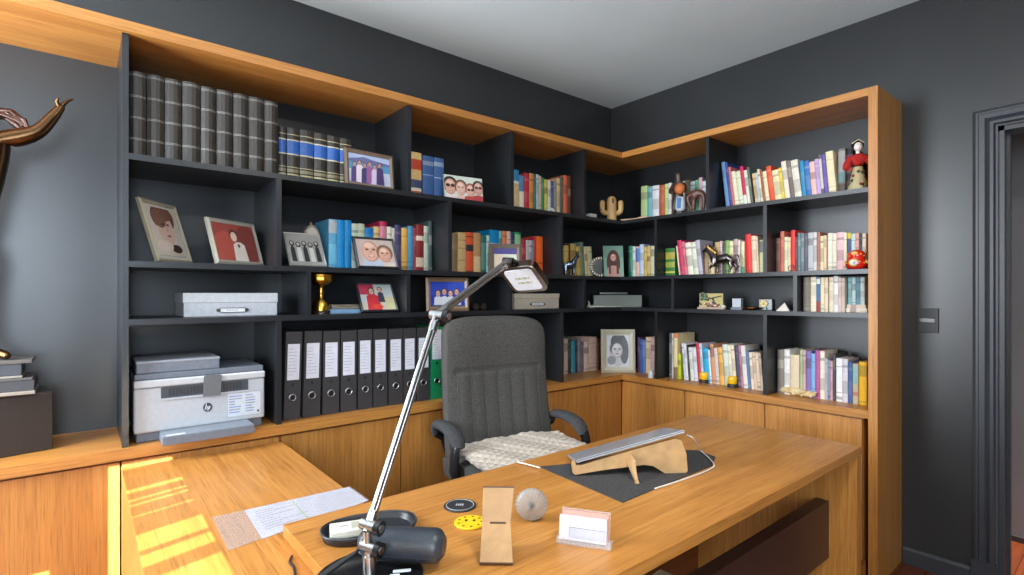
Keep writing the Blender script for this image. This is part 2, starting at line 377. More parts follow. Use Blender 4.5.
def book_mesh(t_, h, d, col, bands=None, rnd_=1.0, mat=None, page=(228, 218, 196), name='book'):
    """closed book standing on its tail: spine at y=0 facing -y, cover wraps the page block"""
    hw = t_/2; ct = min(.0025, t_*.16); sag = min(.004, t_*.12)*rnd_
    zs = [0]; cols = []
    for z0, z1, c in sorted(bands or []):
        if z0 > zs[-1]+1e-4: zs.append(z0); cols.append(col)
        zs.append(z1); cols.append(c)
    if zs[-1] < 1-1e-4: zs.append(1); cols.append(col)
    else: zs[-1] = 1
    m = MB(); arc = [(-hw + t_*k/4, sag*(((k-2)/2)**2)) for k in range(5)]
    inn = [(-(hw-ct) + (t_-2*ct)*k/4, ct+sag*(((k-2)/2)**2)) for k in range(5)]
    out = [(-hw, d)]+arc+[(hw, d)]; inner = [(-(hw-ct), d)]+inn+[(hw-ct, d)]
    for j, c in enumerate(cols):
        a, b_ = zs[j]*h, zs[j+1]*h
        for k in range(6):
            cc = c if 1 <= k <= 4 else col
            m.quad((*out[k], a), (*out[k+1], a), (*out[k+1], b_), (*out[k], b_), cc)
    for k in range(6):
        m.quad((*inner[k], 0), (*inner[k], h), (*inner[k+1], h), (*inner[k+1], 0), col)
        m.quad((*out[k], h), (*out[k+1], h), (*inner[k+1], h), (*inner[k], h), cols[-1] if 1 <= k <= 4 else col)
        m.quad((*out[k], 0), (*inner[k], 0), (*inner[k+1], 0), (*out[k+1], 0), col)
    for k in (0, 6): m.quad((*out[k], 0), (*inner[k], 0), (*inner[k], h), (*out[k], h), col)
    o = m.build(name, mat or PAINT)
    e = min(.003, h*.015)
    MB().box(-(hw-ct)+.0002, hw-ct-.0002, ct+sag+.0005, d-.004, e, h-e, page).build('page_block', PAPER, o)
    return o
def mixrgb(a, b_, f): return tuple(int(x*(1-f)+y*f) for x, y in zip(a, b_))
def autobands(col, r):
    L = sum(col)/3; ink = mixrgb(col, (50, 42, 40) if L > 130 else (225, 215, 190), .14 + .24*r.random())
    k = r.random(); b = []
    if k < .30:
        z = .18+.1*r.random(); b = [(z, z+.22+.2*r.random(), mixrgb(col, ink, .6)), (.80, .86, ink)]
    elif k < .6: z = .5+.2*r.random(); b = [(.06, .09, ink), (z, z+.16+.1*r.random(), ink)]
    elif k < .8: b = [(.05, .12, ink), (.2, .22, ink), (.80, .82, ink)]
    else: z = .3+.2*r.random(); b = [(z, z+.3, mixrgb(col, ink, .5)), (.86, .9, ink)]
    return b
SPINES = []
def row(wall, plane, zb, where, items, group, dmax=.2, mat=None):
    r = random.Random(len(SPINES)*13+5); k = 0
    for it in items:
        u0, u1, vt, col = it[:4]; lean = it[4] if len(it) > 4 else 0; op = it[5] if len(it) > 5 else {}
        pl = op.get('plane', plane); um = (u0+u1)/2
        if wall == 'A':
            a, b_ = xa(u0, pl), xa(u1, pl); t_ = b_-a; h = on(um+lean, vt, 'y', pl).z-zb; dx = xa(um+lean, pl)-xa(um, pl); loc = [(a+b_)/2, pl, zb]; rz = 0
        else:
            a, b_ = yb(u0, pl), yb(u1, pl); t_ = a-b_; h = on(um+lean, vt, 'x', pl).z-zb; dx = yb(um, pl)-yb(um+lean, pl); loc = [pl, (a+b_)/2, zb]; rz = -PI/2
        th = round(math.atan2(dx, .21)/.04)*.04; t_ = t_*math.cos(th)-.0004; h = h/math.cos(th)
        d = min(dmax, h*.72, -pl-BK-.003) if 'd' not in op else op['d']
        loc[2] += t_/2*abs(math.sin(th))+.0002
        o = book_mesh(t_, h, d, col, op.get('bands', autobands(col, r)), op.get('round', 1.0), op.get('mat', mat), op.get('page', (228, 218, 196)))
        o.location = loc; o.rotation_euler = (0, th, rz)
        if op.get('label'): lb = op['label']
        else:
            sz = 'tall ' if h > .235 else 'short ' if h < .175 else ''; wd = 'thick ' if t_ > .034 else 'thin ' if t_ < .012 else ''
            lb = '%s%s%s book, %s from the left %s' % (sz, wd, op.get('cn') or cname(col), ORD[k], where)
        if len(lb.split()) > 16: lb = lb.replace('tall ', '').replace('short ', '')
        if len(lb.split()) > 16: lb = lb.replace('thick ', '').replace('thin ', '')
        tag(o, lb, 'book', group); k += 1; SPINES.append(o)
CRM = (238, 226, 196); IVO = (236, 226, 208); WHT = (232, 230, 226)

# encyclopaedias on the top left shelf
ENC = (54, 47, 40); SIL = (150, 146, 138)
eb = []
for f in (.955, .705, .455, .205): eb += [(f-.006, f, SIL), (f+.009, f+.015, SIL)]
row('A', -.335, Z1, '', [(a, b_, v, ENC, 0, dict(bands=eb, round=2.6, mat=LEATH, d=.23, label='dark leather encyclopedia with silver spine bands, %s from the left on the top shelf' % ORD[i]))
    for i, (a, b_, v) in enumerate([(129.3, 146.3, 71.5), (147, 164.4, 75), (165.2, 181.8, 79), (182.6, 200.4, 82), (201.2, 216.2, 87), (217, 232.9, 90.2), (233.6, 248.6, 93.8), (249.2, 264.5, 97.4), (265, 278.4, 101.3)])], 'dark leather encyclopedias')
LAW = (58, 50, 44); BLU = (50, 105, 190); GLD = (205, 190, 140)
lb_ = [(.10, .13, GLD), (.16, .22, (150, 138, 105)), (.25, .265, GLD), (.49, .515, (225, 215, 180)), (.515, .76, BLU), (.76, .785, (225, 215, 180)), (.87, .885, GLD)]
row('A', -.27, Z1, '', [(a, b_, v, LAW, 0, dict(bands=lb_, round=1.6, mat=LEATH, d=.17, label='dark brown law book with blue spine label, %s from the left beside the encyclopedias' % ORD[i]))
    for i, (a, b_, v) in enumerate([(278.9, 286.6, 126.5), (287.3, 299.4, 128.3), (300.2, 313.9, 130.5), (314.5, 327.3, 133.5), (327.8, 339.6, 136.1), (340.2, 351.8, 138.7)])], 'blue-labelled law books')
row('A', -.25, Z1, 'in the sunglasses photo bay', [
    (411.5, 421.8, 152.4, (205, 70, 40), 0, dict(bands=[(.0, .12, (240, 205, 140)), (.12, .15, (205, 70, 40)), (.15, .22, (240, 220, 190)), (.22, .4, (70, 80, 110)), (.4, .62, (235, 190, 120)), (.85, 1, (240, 205, 130))], label='red and yellow illustrated book beside two blue volumes on the top shelf')),
    (423, 433.9, 156, (62, 96, 150), 0, dict(bands=[(.55, .57, (150, 170, 200)), (.78, .88, (140, 150, 175))], label='left one of the two plain blue volumes on the top shelf')),
    (434.4, 444, 158, (70, 106, 160), 0, dict(bands=[(.52, .54, (170, 190, 215)), (.8, .9, (150, 170, 195))], label='right one of the two blue volumes, touching the sunglasses photo'))], 'books on the top shelf')
row('A', -.272, Z1, 'on the top shelf left of the wooden cactus', [
    (514.2, 519.4, 170, (50, 140, 190), 0, dict(bands=[(0, .66, (225, 190, 140)), (.66, .73, WHT)])), (519.6, 524.4, 175.5, (90, 140, 180), 0, dict(bands=[(0, .55, CRM)])),
    (524.8, 529.4, 173.2, (190, 45, 60)), (529.6, 534, 173.4, (224, 140, 70)), (534.2, 536.4, 174, (60, 110, 110)), (536.6, 539, 174.5, (180, 205, 200)), (539.2, 541.6, 176, (226, 170, 145)),
    (541.8, 544.6, 178, (40, 140, 95)), (544.8, 548, 179.6, (215, 195, 85)), (548.2, 551, 180.2, (225, 220, 200)), (551.2, 554, 181, (76, 84, 140)), (554.2, 557, 181, (150, 150, 138)), (557.2, 560.4, 178, (232, 190, 140)), (560.6, 563.4, 176.7, (90, 98, 90)),
    (563.8, 567.9, 175.4, (232, 112, 72)), (568.1, 571.4, 176, (105, 62, 44))], 'books on the top shelf')
row('B', -.19, Z1, 'right of the wooden cactus on the top shelf', [
    (640.7, 647, 186, (176, 196, 130)), (647.2, 651.6, 187, (110, 176, 186)), (652, 658.8, 185.5, (222, 222, 224)), (659.2, 664.2, 185, (186, 90, 52)), (664.6, 667.8, 184, (212, 222, 124)), (668, 671.2, 183, (230, 230, 226)),
    (675, 679, 182, (110, 96, 84)), (679.2, 684.5, 181.5, (196, 200, 196)), (684.7, 689, 180, (120, 110, 76)), (689.5, 694.4, 181.5, (200, 204, 214)), (694.6, 698.3, 180, (80, 176, 128)), (698.5, 702, 177.5, (224, 180, 190)), (702.2, 706, 181, (220, 220, 228))], 'books on the top shelf')
row('B', -.22, Z1, 'in the top right bay', [
    (726.3, 730, 162, (100, 140, 184), -3.8), (730.2, 732.6, 162.4, (44, 64, 134), -3.8), (732.8, 735.2, 167, (206, 112, 116), -3.8), (735.4, 739.2, 171.5, CRM, -4), (739.4, 744, 171.4, (222, 226, 190), -3.8),
    (744.2, 747.6, 166.4, (204, 36, 84), -3.8, dict(bands=[(0, .3, WHT)])), (747.8, 751, 170.2, (228, 224, 196), -3.8), (751.2, 753.6, 167, (92, 104, 98), -3.8),
    (755.6, 758.4, 173.7, (230, 190, 130), -4.2), (758.6, 761, 173, (190, 206, 214), -4.2), (761.2, 763.6, 169.3, (238, 222, 184), -4.2), (763.8, 766, 170.2, (166, 94, 76), -4.2), (766.2, 770, 171.5, (234, 224, 180), -4.2),
    (770.2, 775.2, 166.4, (234, 84, 44), -4.2), (775.4, 782, 170.4, (240, 222, 172), -4.2), (782.2, 785.5, 168, (232, 204, 84), -4.2), (785.7, 790.6, 161.4, (240, 226, 206), -4.2), (790.8, 795, 160.8, (122, 106, 102), -4.2),
    (795.2, 802.2, 160.3, IVO, -5), (802.4, 806.5, 161, (44, 140, 186), -4.2), (806.7, 811.8, 161.2, (56, 112, 186), -4.2), (812, 817.2, 162, (240, 192, 186), -4.2), (817.4, 821.6, 159.3, (200, 172, 220), -4.2), (821.8, 824.6, 155, (104, 92, 100), -4.2, dict(bands=[(.2, .9, (220, 205, 190))])), (824.8, 828.6, 154.8, (100, 86, 170), -4.2),
    (829, 836.4, 151.6, (244, 226, 184), -4.2)], 'books on the top shelf')
row('B', -.20, Z1, '', [(838, 845, 148.6, (120, 116, 112), 0, dict(bands=[(.28, .5, (120, 150, 150)), (.5, .95, (165, 160, 160)), (.05, .25, (90, 80, 76))], label='silver patterned dark volume beside the black floral notebook', d=.15)),
                        (846, 852.5, 148, (30, 26, 30), 0, dict(bands=[(.2, .3, (120, 50, 40)), (.45, .5, (60, 90, 60)), (.5, .58, (190, 60, 60)), (.8, .86, (110, 60, 90))], label='black floral notebook left of the kimono doll', d=.15))], 'books on the top shelf')
# second row
row('A', -.228, Z2, 'behind the smiling couple photo', [
    (329, 337, 219.2, (96, 176, 214), 0, dict(bands=[(.72, .98, (190, 196, 200)), (.1, .5, (120, 200, 232))], d=.19)), (337.3, 344.7, 220, (0, 146, 214), 0, dict(bands=[(.45, .46, (0, 110, 180))])), (345, 351.6, 220.3, (0, 140, 210), 0, dict(bands=[(.45, .46, (0, 110, 180))])),
    (352, 358.2, 223.6, (206, 216, 196)), (358.4, 364.8, 223.7, (196, 206, 176)), (365, 373.6, 227.8, (0, 116, 184)), (374, 380, 226.6, (222, 184, 124)), (380.2, 387, 221.4, (188, 40, 84), 0, dict(bands=[(.1, .9, (210, 130, 150))])), (387.2, 392, 226.8, (224, 220, 200)), (392.2, 395, 228, (206, 200, 190)),
    (395.4, 401.2, 225, (62, 60, 104)), (401.8, 408, 228, (226, 172, 84)), (408.2, 413.6, 226, (74, 146, 186)), (413.8, 416, 228, (170, 44, 62)), (416.2, 424, 224.6, (132, 36, 32), 0, dict(bands=[(.1, .3, (230, 200, 170)), (.66, .76, (226, 206, 186))])), (424.2, 428.8, 226, (190, 198, 180)), (429, 432.4, 221, (66, 82, 82))], 'books on the middle-high shelf')
row('A', -.225, Z2, 'on the shelf behind the lamp head', [
    (452.6, 458, 233, (152, 122, 84), 0, dict(mat=LEATH)), (458.2, 466, 232.4, (216, 180, 122), 0, dict(bands=[(.3, .32, (170, 130, 80)), (.6, .62, (170, 130, 80)), (.8, .82, (170, 130, 80))])), (466.3, 473.7, 232.4, (220, 88, 44), 0, dict(bands=[(.0, .06, (120, 60, 30)), (.54, .7, (50, 44, 44)), (.88, .91, (120, 60, 30))])), (474, 481, 232.8, (190, 142, 92), 0, dict(bands=[(.04, .42, (222, 190, 140))])),
    (481.6, 486.6, 235.3, (34, 104, 98), 0, dict(bands=[(.1, .8, (90, 140, 130))])), (486.8, 489.6, 235.4, (200, 224, 214)), (489.9, 499, 230, (0, 134, 190), 0, dict(bands=[(0, .7, (225, 228, 224))])), (499.4, 502.4, 231, (120, 180, 186)), (502.7, 507, 231, (230, 132, 72)), (507.2, 511, 231.4, (230, 190, 190)), (511.2, 514.7, 233, (44, 60, 100)), (515.2, 521, 232.4, (54, 160, 96), 0, dict(bands=[(.3, .95, (150, 205, 150))])),
    (521.8, 526, 239.3, (180, 52, 62)), (526.3, 529, 240, (200, 196, 190)), (529.2, 531.8, 240.4, (214, 190, 196)), (532, 534, 240.6, (120, 150, 146)), (534.2, 536.4, 237, (196, 50, 70)), (536.7, 543.2, 236.4, (246, 110, 36), 0, dict(bands=[(.3, .33, (200, 70, 20))]))], 'books on the middle-high shelf')
row('A', -.17, Z2, 'left of the corner woman photo', [
    (564.6, 569, 245.4, (218, 186, 100)), (569.2, 570.6, 244, (120, 50, 56)), (572.6, 577.8, 244.2, (216, 182, 104), -1.7), (578, 582, 246.6, (226, 190, 96), -1.7), (582.2, 585.6, 242.2, (122, 142, 130), -1.7), (586, 589, 246.7, (236, 216, 156), -1.7), (589.2, 593.4, 246.8, (232, 220, 176), -1.7)], 'books on the middle-high shelf')
row('B', -.19, Z2, 'right of the corner woman photo', [
    (628, 632, 246, (52, 140, 112)), (632.2, 635.2, 246.4, (210, 226, 214)), (635.4, 639, 246.8, (224, 184, 164), 0, dict(bands=[(.5, .95, (90, 120, 180))])), (639.2, 643.4, 244.4, (190, 206, 230)), (643.6, 646.6, 247, (222, 184, 96)), (646.8, 650, 246, (226, 194, 112)), (650.2, 654, 246, (226, 222, 184))], 'books on the middle-high shelf')
row('B', -.262, Z2, 'behind the horse figurine', [
    (665.2, 674.6, 248.2, (46, 112, 44), 0, dict(bands=[(.1, .16, (200, 190, 70)), (.3, .5, (150, 160, 60)), (.6, .85, (170, 160, 60))])), (679, 680.2, 246, (238, 226, 196), -3.8), (680.4, 684.6, 240.6, (200, 44, 84), -3.8), (684.8, 687.6, 242, (226, 110, 126), -3.8), (688, 693.6, 243, (232, 228, 206), -3.8), (693.8, 698.6, 242.6, (224, 222, 200), -3.8), (698.8, 703, 240.4, (188, 182, 194), -3.8),
    (704.4, 708, 246, (176, 140, 100)), (708.2, 714.4, 247.8, (232, 210, 164)), (714.6, 719.4, 242, (196, 164, 110)), (719.6, 722, 241, (220, 190, 190)), (722.2, 725, 244, (66, 70, 60)), (725.2, 728.8, 240.4, (130, 172, 92)), (729, 733, 241, (232, 220, 170)), (733.2, 737.4, 239, (190, 166, 160)), (737.6, 740.2, 240, (222, 206, 196)),
    (741, 744.2, 241.6, (234, 224, 180), 0, dict(bands=[(0, .22, (70, 150, 120))])), (746.4, 752.2, 234.4, (232, 46, 44), -1.8, dict(bands=[(.05, .07, (160, 30, 30))])), (752.4, 757, 236, (244, 216, 182), -1.8), (757.2, 759, 236.6, (238, 214, 190), -1.8), (759.4, 763.2, 240, (226, 218, 164), 0, dict(bands=[(.62, .96, (124, 128, 126))]))], 'books on the middle-high shelf')
row('B', -.248, Z2, 'left of the red lucky doll', [
    (775.4, 780, 238, (120, 74, 66)), (780.3, 784, 231.4, (214, 112, 92)), (784.3, 787.4, 237, (240, 226, 186)), (787.6, 790.4, 237.4, (234, 214, 170)), (790.7, 795, 230.2, (226, 54, 50), 0, dict(bands=[(.1, .12, (160, 30, 30))])), (795.3, 797.2, 237, (120, 60, 50)), (797.5, 800.5, 232.8, (96, 130, 140)), (800.7, 804, 233, (120, 126, 132)), (804.2, 807.6, 233, (86, 94, 104)),
    (807.8, 813, 232.6, (192, 192, 196)), (813.2, 816.6, 232.2, (216, 212, 212)), (816.8, 820, 232, (172, 112, 90)), (820.2, 823.4, 236, (240, 216, 176)), (823.6, 826.4, 235.4, (232, 206, 166)), (827.6, 832, 233, (238, 226, 206)), (832.2, 836.4, 233.2, (230, 222, 200)), (836.7, 843.4, 232.2, (240, 192, 196)), (843.6, 846.6, 232.6, CRM), (847, 851, 233, (70, 84, 120), 0, dict(bands=[(.85, 1, (220, 190, 60))])), (851.2, 855.4, 233.6, (190, 216, 214)), (855.6, 859, 233.2, (234, 170, 160)), (859.2, 862, 234, (60, 58, 66)), (862.2, 866, 233.6, (240, 226, 204))], 'books on the middle-high shelf')
# third row, right bay
row('B', -.29, Z3, 'under the red lucky doll', [
    (803, 810, 277.2, (120, 110, 98)), (810.4, 816, 277, (234, 222, 192)), (816.2, 820, 277, (66, 112, 160), 0, dict(bands=[(0, .3, (160, 60, 60)), (.8, .95, WHT)])), (820.4, 824, 277.4, (236, 218, 180)), (824.2, 828, 277.4, (228, 208, 176)), (829, 833.4, 277, (232, 214, 186)), (833.6, 838, 276, (230, 230, 226)), (838.2, 841, 277.4, (224, 188, 184)), (841.2, 844.6, 278, (204, 186, 170))], 'books in the low right bay')
STK = []
ys, ye = yb(867.5, -.275), yb(845.2, -.275)
for k in range(2):
    o = book_mesh(.021-.004*k, ye-ys-.003-.012*k, .15, ((226, 212, 192), (214, 196, 176))[k], [(.2, .5, (170, 150, 140))], .4)
    # lying flat: thickness becomes height, spine to the room
    o.rotation_euler = (PI/2, 0, 0); o.rotation_mode = 'XYZ'
    M = Matrix.Translation((-.275, (ys+ye)/2 + (ye-ys-.003-.012*k)/2, Z3+.0006+(.0105 if k == 0 else .0295))) @ Matrix(((0, 1, 0, 0), (0, 0, -1, 0), (-1, 0, 0, 0), (0, 0, 0, 1)))
    o.matrix_world = M
    tag(o, ('cream book lying flat, bottom of the low right bay stack', 'beige book lying flat on the cream one under small blue books')[k], 'book', 'books in the low right bay')
row('B', -.265, Z3+.0385, 'standing on the flat books', [
    (847.6, 851.6, 277.6, (120, 166, 170)), (851.8, 855.6, 277.4, (176, 198, 198)), (855.8, 860, 277.6, (96, 140, 156)), (860.2, 864.4, 277.2, (190, 206, 206))], 'small blue-grey books', dmax=.11)
# bottom row on the worktop
row('A', -.155, ZC, 'on the worktop left of the ornate frame', [
    (564.6, 568.4, 338.9, (196, 172, 158)), (568.6, 571.2, 340, (50, 60, 54)), (571.6, 575.6, 341, (60, 142, 160)), (575.8, 577.8, 340.5, (40, 56, 92)), (578, 581.2, 337.4, (134, 124, 112)), (581.4, 584, 341.6, (112, 98, 132)), (584.3, 589, 342, (226, 202, 182)), (589.6, 596.8, 337.2, (220, 186, 166)), (597, 600.4, 339, (150, 92, 72))], 'books on the worktop')
row('B', -.20, ZC, 'on the worktop right of the ornate frame', [
    (637, 639.4, 337.5, (80, 56, 92)), (639.6, 642.4, 339, (60, 84, 150)), (642.6, 645.2, 340, (82, 124, 184)), (645.5, 650.4, 337.2, (236, 206, 172)), (650.6, 654.2, 337.6, (216, 182, 182))], 'books on the worktop')
row('B', -.24, ZC, 'on the worktop behind the yellow pots', [
    (669, 671.6, 333, (92, 92, 94)), (671.8, 673.2, 333.4, (210, 206, 200)), (673.5, 677.2, 333.5, (240, 216, 164), 0, dict(bands=[(0, .25, (150, 110, 80)), (.9, 1, (226, 130, 70))])), (677.6, 680.6, 353.6, (198, 214, 44), 0), (684, 686, 343.4, (222, 222, 238), -2.6), (686.2, 688.4, 344, (240, 240, 240), -2.6), (688.6, 690, 345, (60, 54, 60), -2.6),
    (690.4, 694, 347.5, (226, 224, 214), -2.6), (694.2, 698, 347.8, (218, 222, 226), -2.6), (698.2, 701.4, 343.2, (198, 52, 64), -2.6), (701.6, 704.2, 343.6, (196, 210, 226), -2.6), (704.6, 710, 348.6, (42, 168, 212), -2.6), (710.2, 712, 350, (230, 230, 230), -2.6), (712.4, 716, 344.2, (214, 150, 112), -2.6), (716.2, 719.6, 348, (216, 200, 190), -2.6), (720, 724.6, 347.6, (234, 176, 84), -2.6), (725, 730, 344.6, (212, 222, 206), -2.6), (730.2, 733.4, 345.2, (236, 224, 198), -2.6), (733.6, 736.8, 345.2, (240, 220, 192), -2.6),
    (737.2, 741, 345.6, (74, 70, 88), -2.6), (741.2, 743.4, 345.4, (190, 120, 150), -2.6), (743.6, 748, 345.8, (226, 222, 214), -2.6), (748.2, 751, 351, (92, 122, 160), -2.6), (751.4, 754.4, 352.4, (240, 216, 192), -2.6), (754.6, 757.6, 352.6, (232, 206, 180), -2.6), (757.8, 760.8, 352.8, (240, 220, 194), -2.6), (761, 763.4, 353, (228, 200, 176), -2.6)], 'books on the worktop')
row('B', -.236, ZC, 'on the worktop beside the oak end panel', [
    (777.2, 783.6, 349.8, (134, 124, 114)), (784, 789.6, 349.7, (234, 230, 224)), (790, 799, 355, (234, 214, 180), 0, dict(bands=[(.05, .95, (226, 204, 172))])), (799.8, 802.6, 349.8, (180, 190, 150)), (802.8, 805.6, 350, (212, 172, 160)), (805.9, 811, 351, (130, 112, 178)), (811.2, 815, 353.6, (128, 178, 218)), (815.2, 819.8, 350.8, (180, 90, 148)), (820, 824.4, 351.2, (236, 224, 204)), (824.6, 827.4, 358.6, (190, 180, 186)), (827.6, 830, 360, (130, 150, 170)), (830.2, 832.6, 361, (214, 160, 170)), (832.8, 835.4, 354, (70, 70, 74)),
    (836, 842, 358.4, (236, 236, 232)), (842.2, 847.6, 359, (212, 206, 214)), (848, 852.2, 362.2, (62, 92, 150)), (852.5, 858.2, 363.8, (198, 180, 150), 0, dict(bands=[(.5, .95, (150, 190, 182)), (.2, .3, (190, 130, 110))])), (858.8, 866.4, 362, (248, 190, 24))], 'books on the worktop')
ob = tag(book_mesh(.03, .26, .19, (228, 206, 172)), 'cream book standing on the worktop partly hidden by the chair back', 'book', 'books on the worktop')
ob.location = (-1.04, -.25, ZC+.0002)

# ================================================================== BINDERS
def binder(a, b_, vt, col, i, lean=0, lab=(.45, .86)):
    pl = -.325; x0, x1 = xa(a, pl), xa(b_, pl); h = on((a+b_)/2+lean, vt, 'y', pl).z-ZC
    dx = xa((a+b_)/2+lean, pl)-xa((a+b_)/2, pl); th = math.atan2(dx, h); w_ = (x1-x0)*math.cos(th)-.001
    green = col[1] > 100
    lb = 'green lever arch binder at the right end beside the chair back' if green else 'black lever arch binder with white spine label, %s from the left on the worktop' % ORD[i]
    t = thing('lever_arch_binder', lb, 'binder', ((x0+x1)/2, pl, ZC+.0003+w_/2*abs(math.sin(th))), 0, 'lever arch binders on the worktop', rot=(0, th, 0))
    D = .285; hw = w_/2
    m = MB().box(-hw, hw, 0, .004, 0, h, col).box(-hw, -hw+.003, .004, D, 0, h, col).box(hw-.003, hw, .004, D, 0, h, col); m.build('cover', PAINT, t)
    MB().box(-hw+.004, hw-.004, .03, D-.01, .003, h-.02, (226, 222, 212)).build('paper_stack', PAPER, t)
    z0, z1 = lab[0]*h, lab[1]*h
    m = MB().box(-hw*.74, hw*.74, -.0012, 0, z0, z1, (222, 222, 232))
    r = random.Random(i*3+1)
    for k in range(9):
        z = z1-.02-(z1-z0-.03)*k/9
        m.box(-hw*.62, -hw*.62+hw*(.5+.7*r.random()), -.0016, -.001, z-.0025, z, (176, 176, 190))
    m.build('spine_label', PAPER, t)
    zr = .25*h
    m = MB(); ring = [(hw*.40*math.cos(2*PI*k/20), -.002, zr+hw*.40*math.sin(2*PI*k/20)) for k in range(21)]
    m.tube(ring, .0026, 6, (200, 200, 204), caps=False); m.build('finger_ring', METAL, t)
    m = MB().lathe([(hw*.34, 0), (hw*.34, .0005)], 18, col=(14, 14, 14)); m.v = [(x, -z-.0006, y+zr) for x, y, z in m.v]; m.build('finger_hole', PAINT, t)
    zt = z0-.026
    m = MB().prism([(-hw*.18, zt), (hw*.18, zt), (hw*.12, zt+.012), (-hw*.12, zt+.012)], -.001, 0, 'xz', (24, 24, 24)); m.build('label_notch', PAINT, t)
BC = (56, 54, 56)
for i, (a, b_, v, ln) in enumerate([(283.4, 300, 332, 2.6), (302.6, 320, 331.4, 2.2), (322.4, 339, 331, 1), (340.6, 356.4, 330.6, .4), (358, 372.4, 329.4, 0), (373.4, 387.4, 329, 0), (388.6, 402.8, 328.8, 0), (403.4, 416, 328.2, 0), (417, 430, 327.6, 0)]):
    binder(a, b_, v, BC, i, ln)
binder(430.8, 443, 327, (10, 140, 84), 9, 0, (.55, .96))

# ================================================================== PICTURE FRAMES
def ell(cx, cy, rx, ry, n=20): return [(cx+rx*math.cos(2*PI*k/n), cy+ry*math.sin(2*PI*k/n)) for k in range(n)]
def face(*a, **k):
    return [(p, c, a[1]) for p, c in face0(*a, **k)]
def face0(cx, cy, r, skin=(222, 176, 150), hair=(70, 48, 38), glasses=False, long_=False, smile=True, bald=False):
    s = []
    if long_: s.append((ell(cx, cy-.25*r, 1.35*r, 1.9*r), hair))
    if not bald: s.append((ell(cx, cy+.28*r, 1.12*r, 1.15*r), hair))
    s.append((ell(cx, cy, .86*r, 1.12*r), mixrgb(skin, (110, 66, 50), .3)))
    s.append((ell(cx-.06*r, cy+.03*r, .74*r, 1.0*r), skin)); s.append((ell(cx-.12*r, cy+.62*r, .42*r, .26*r), mixrgb(skin, (255, 240, 226), .35)))
    d = (50, 40, 38)
    if glasses: s += [(ell(cx-.36*r, cy+.16*r, .32*r, .24*r, 12), d), (ell(cx+.36*r, cy+.16*r, .32*r, .24*r, 12), d)]
    else: s += [(ell(cx+sg*.34*r, cy+.20*r, .22*r, .15*r, 10), mixrgb(skin, (90, 60, 50), .35)) for sg in (-1, 1)]+[(ell(cx+sg*.34*r, cy+.18*r, .11*r, .07*r, 10), d) for sg in (-1, 1)]
    s.append(([(cx-.1*r, cy-.22*r), (cx+.14*r, cy-.22*r), (cx, cy+.12*r)], mixrgb(skin, (120, 70, 60), .3)))
    if smile: s.append((ell(cx, cy-.54*r, .34*r, .12*r, 12), (168, 88, 80))); s.append((ell(cx, cy-.51*r, .26*r, .06*r, 10), (232, 216, 208)))
    else: s.append((ell(cx, cy-.52*r, .26*r, .09*r, 10), (160, 84, 80)))
    return s
def body(cx, cy, w_, h, col): return [([(cx-w_, cy-h), (cx+w_, cy-h), (cx+.8*w_, cy-.12*h), (cx+.3*w_, cy), (cx-.3*w_, cy), (cx-.8*w_, cy-.12*h)], col)]
def rect(a, b_, c, d, col): return ([(a, b_), (c, b_), (c, d), (a, d)], col)
def clip(poly):
    for ax, lim, sg in ((0, 0, 1), (0, 1, -1), (1, 0, 1), (1, 1, -1)):
        out = []
        for i in range(len(poly)):
            p, q = poly[i], poly[(i+1) % len(poly)]
            ip, iq = (p[ax]-lim)*sg >= 0, (q[ax]-lim)*sg >= 0
            if ip: out.append(p)
            if ip != iq:
                f = (lim-p[ax])/(q[ax]-p[ax]); out.append((p[0]+(q[0]-p[0])*f, p[1]+(q[1]-p[1])*f))
        poly = out
        if len(poly) < 3: return []
    return poly
def picture(w_, h, z0, y, shapes, bg, parent, asp=None, name='picture'):
    m = MB().box(-w_/2, w_/2, y, y+.002, z0, z0+h, bg); a = h/w_
    for k, sh_ in enumerate(shapes):
        poly, col = sh_[:2]
        p = clip([(x, yy/a if asp else (sh_[2]+(yy-sh_[2])/a if len(sh_) > 2 else yy)) for x, yy in poly])
        if p: m.add([((x-.5)*w_, y-.00006*(k+1), z0+yy*h) for x, yy in p], [tuple(range(len(p)))], col)
    return m.build(name, PAPER, parent, fix=False)
def solve(ubl, ubr, tl, n_along, zb, wall='A', yaw=0, base=None):
    """size, lean and place of an upright frame from where its corners stand on the shelf"""
    ps = math.radians(yaw); d = Vector((math.cos(ps), math.sin(ps), 0)); nb = Vector((-math.sin(ps), math.cos(ps), 0))
    p0 = on(ubl, 300, 'y', n_along) if wall == 'A' else on(ubl, 300, 'x', n_along)
    p0.z = zb
    r = ray(ubr, 300); nrm = Vector((-r.y, r.x, 0)); w_ = -(p0-CAM).dot(nrm)/d.dot(nrm)
    r = ray(*tl); t_ = (p0-CAM).dot(d)/r.dot(d); q = CAM+r*t_ - p0
    lean = math.atan2(q.dot(nb), q.z); h = math.hypot(q.dot(nb), q.z)
    return p0+d*(w_/2), w_, h, lean, ps
def proj_v(P_):
    d = P_-CAM; return CY-FPX*d.z/d.dot(cF)
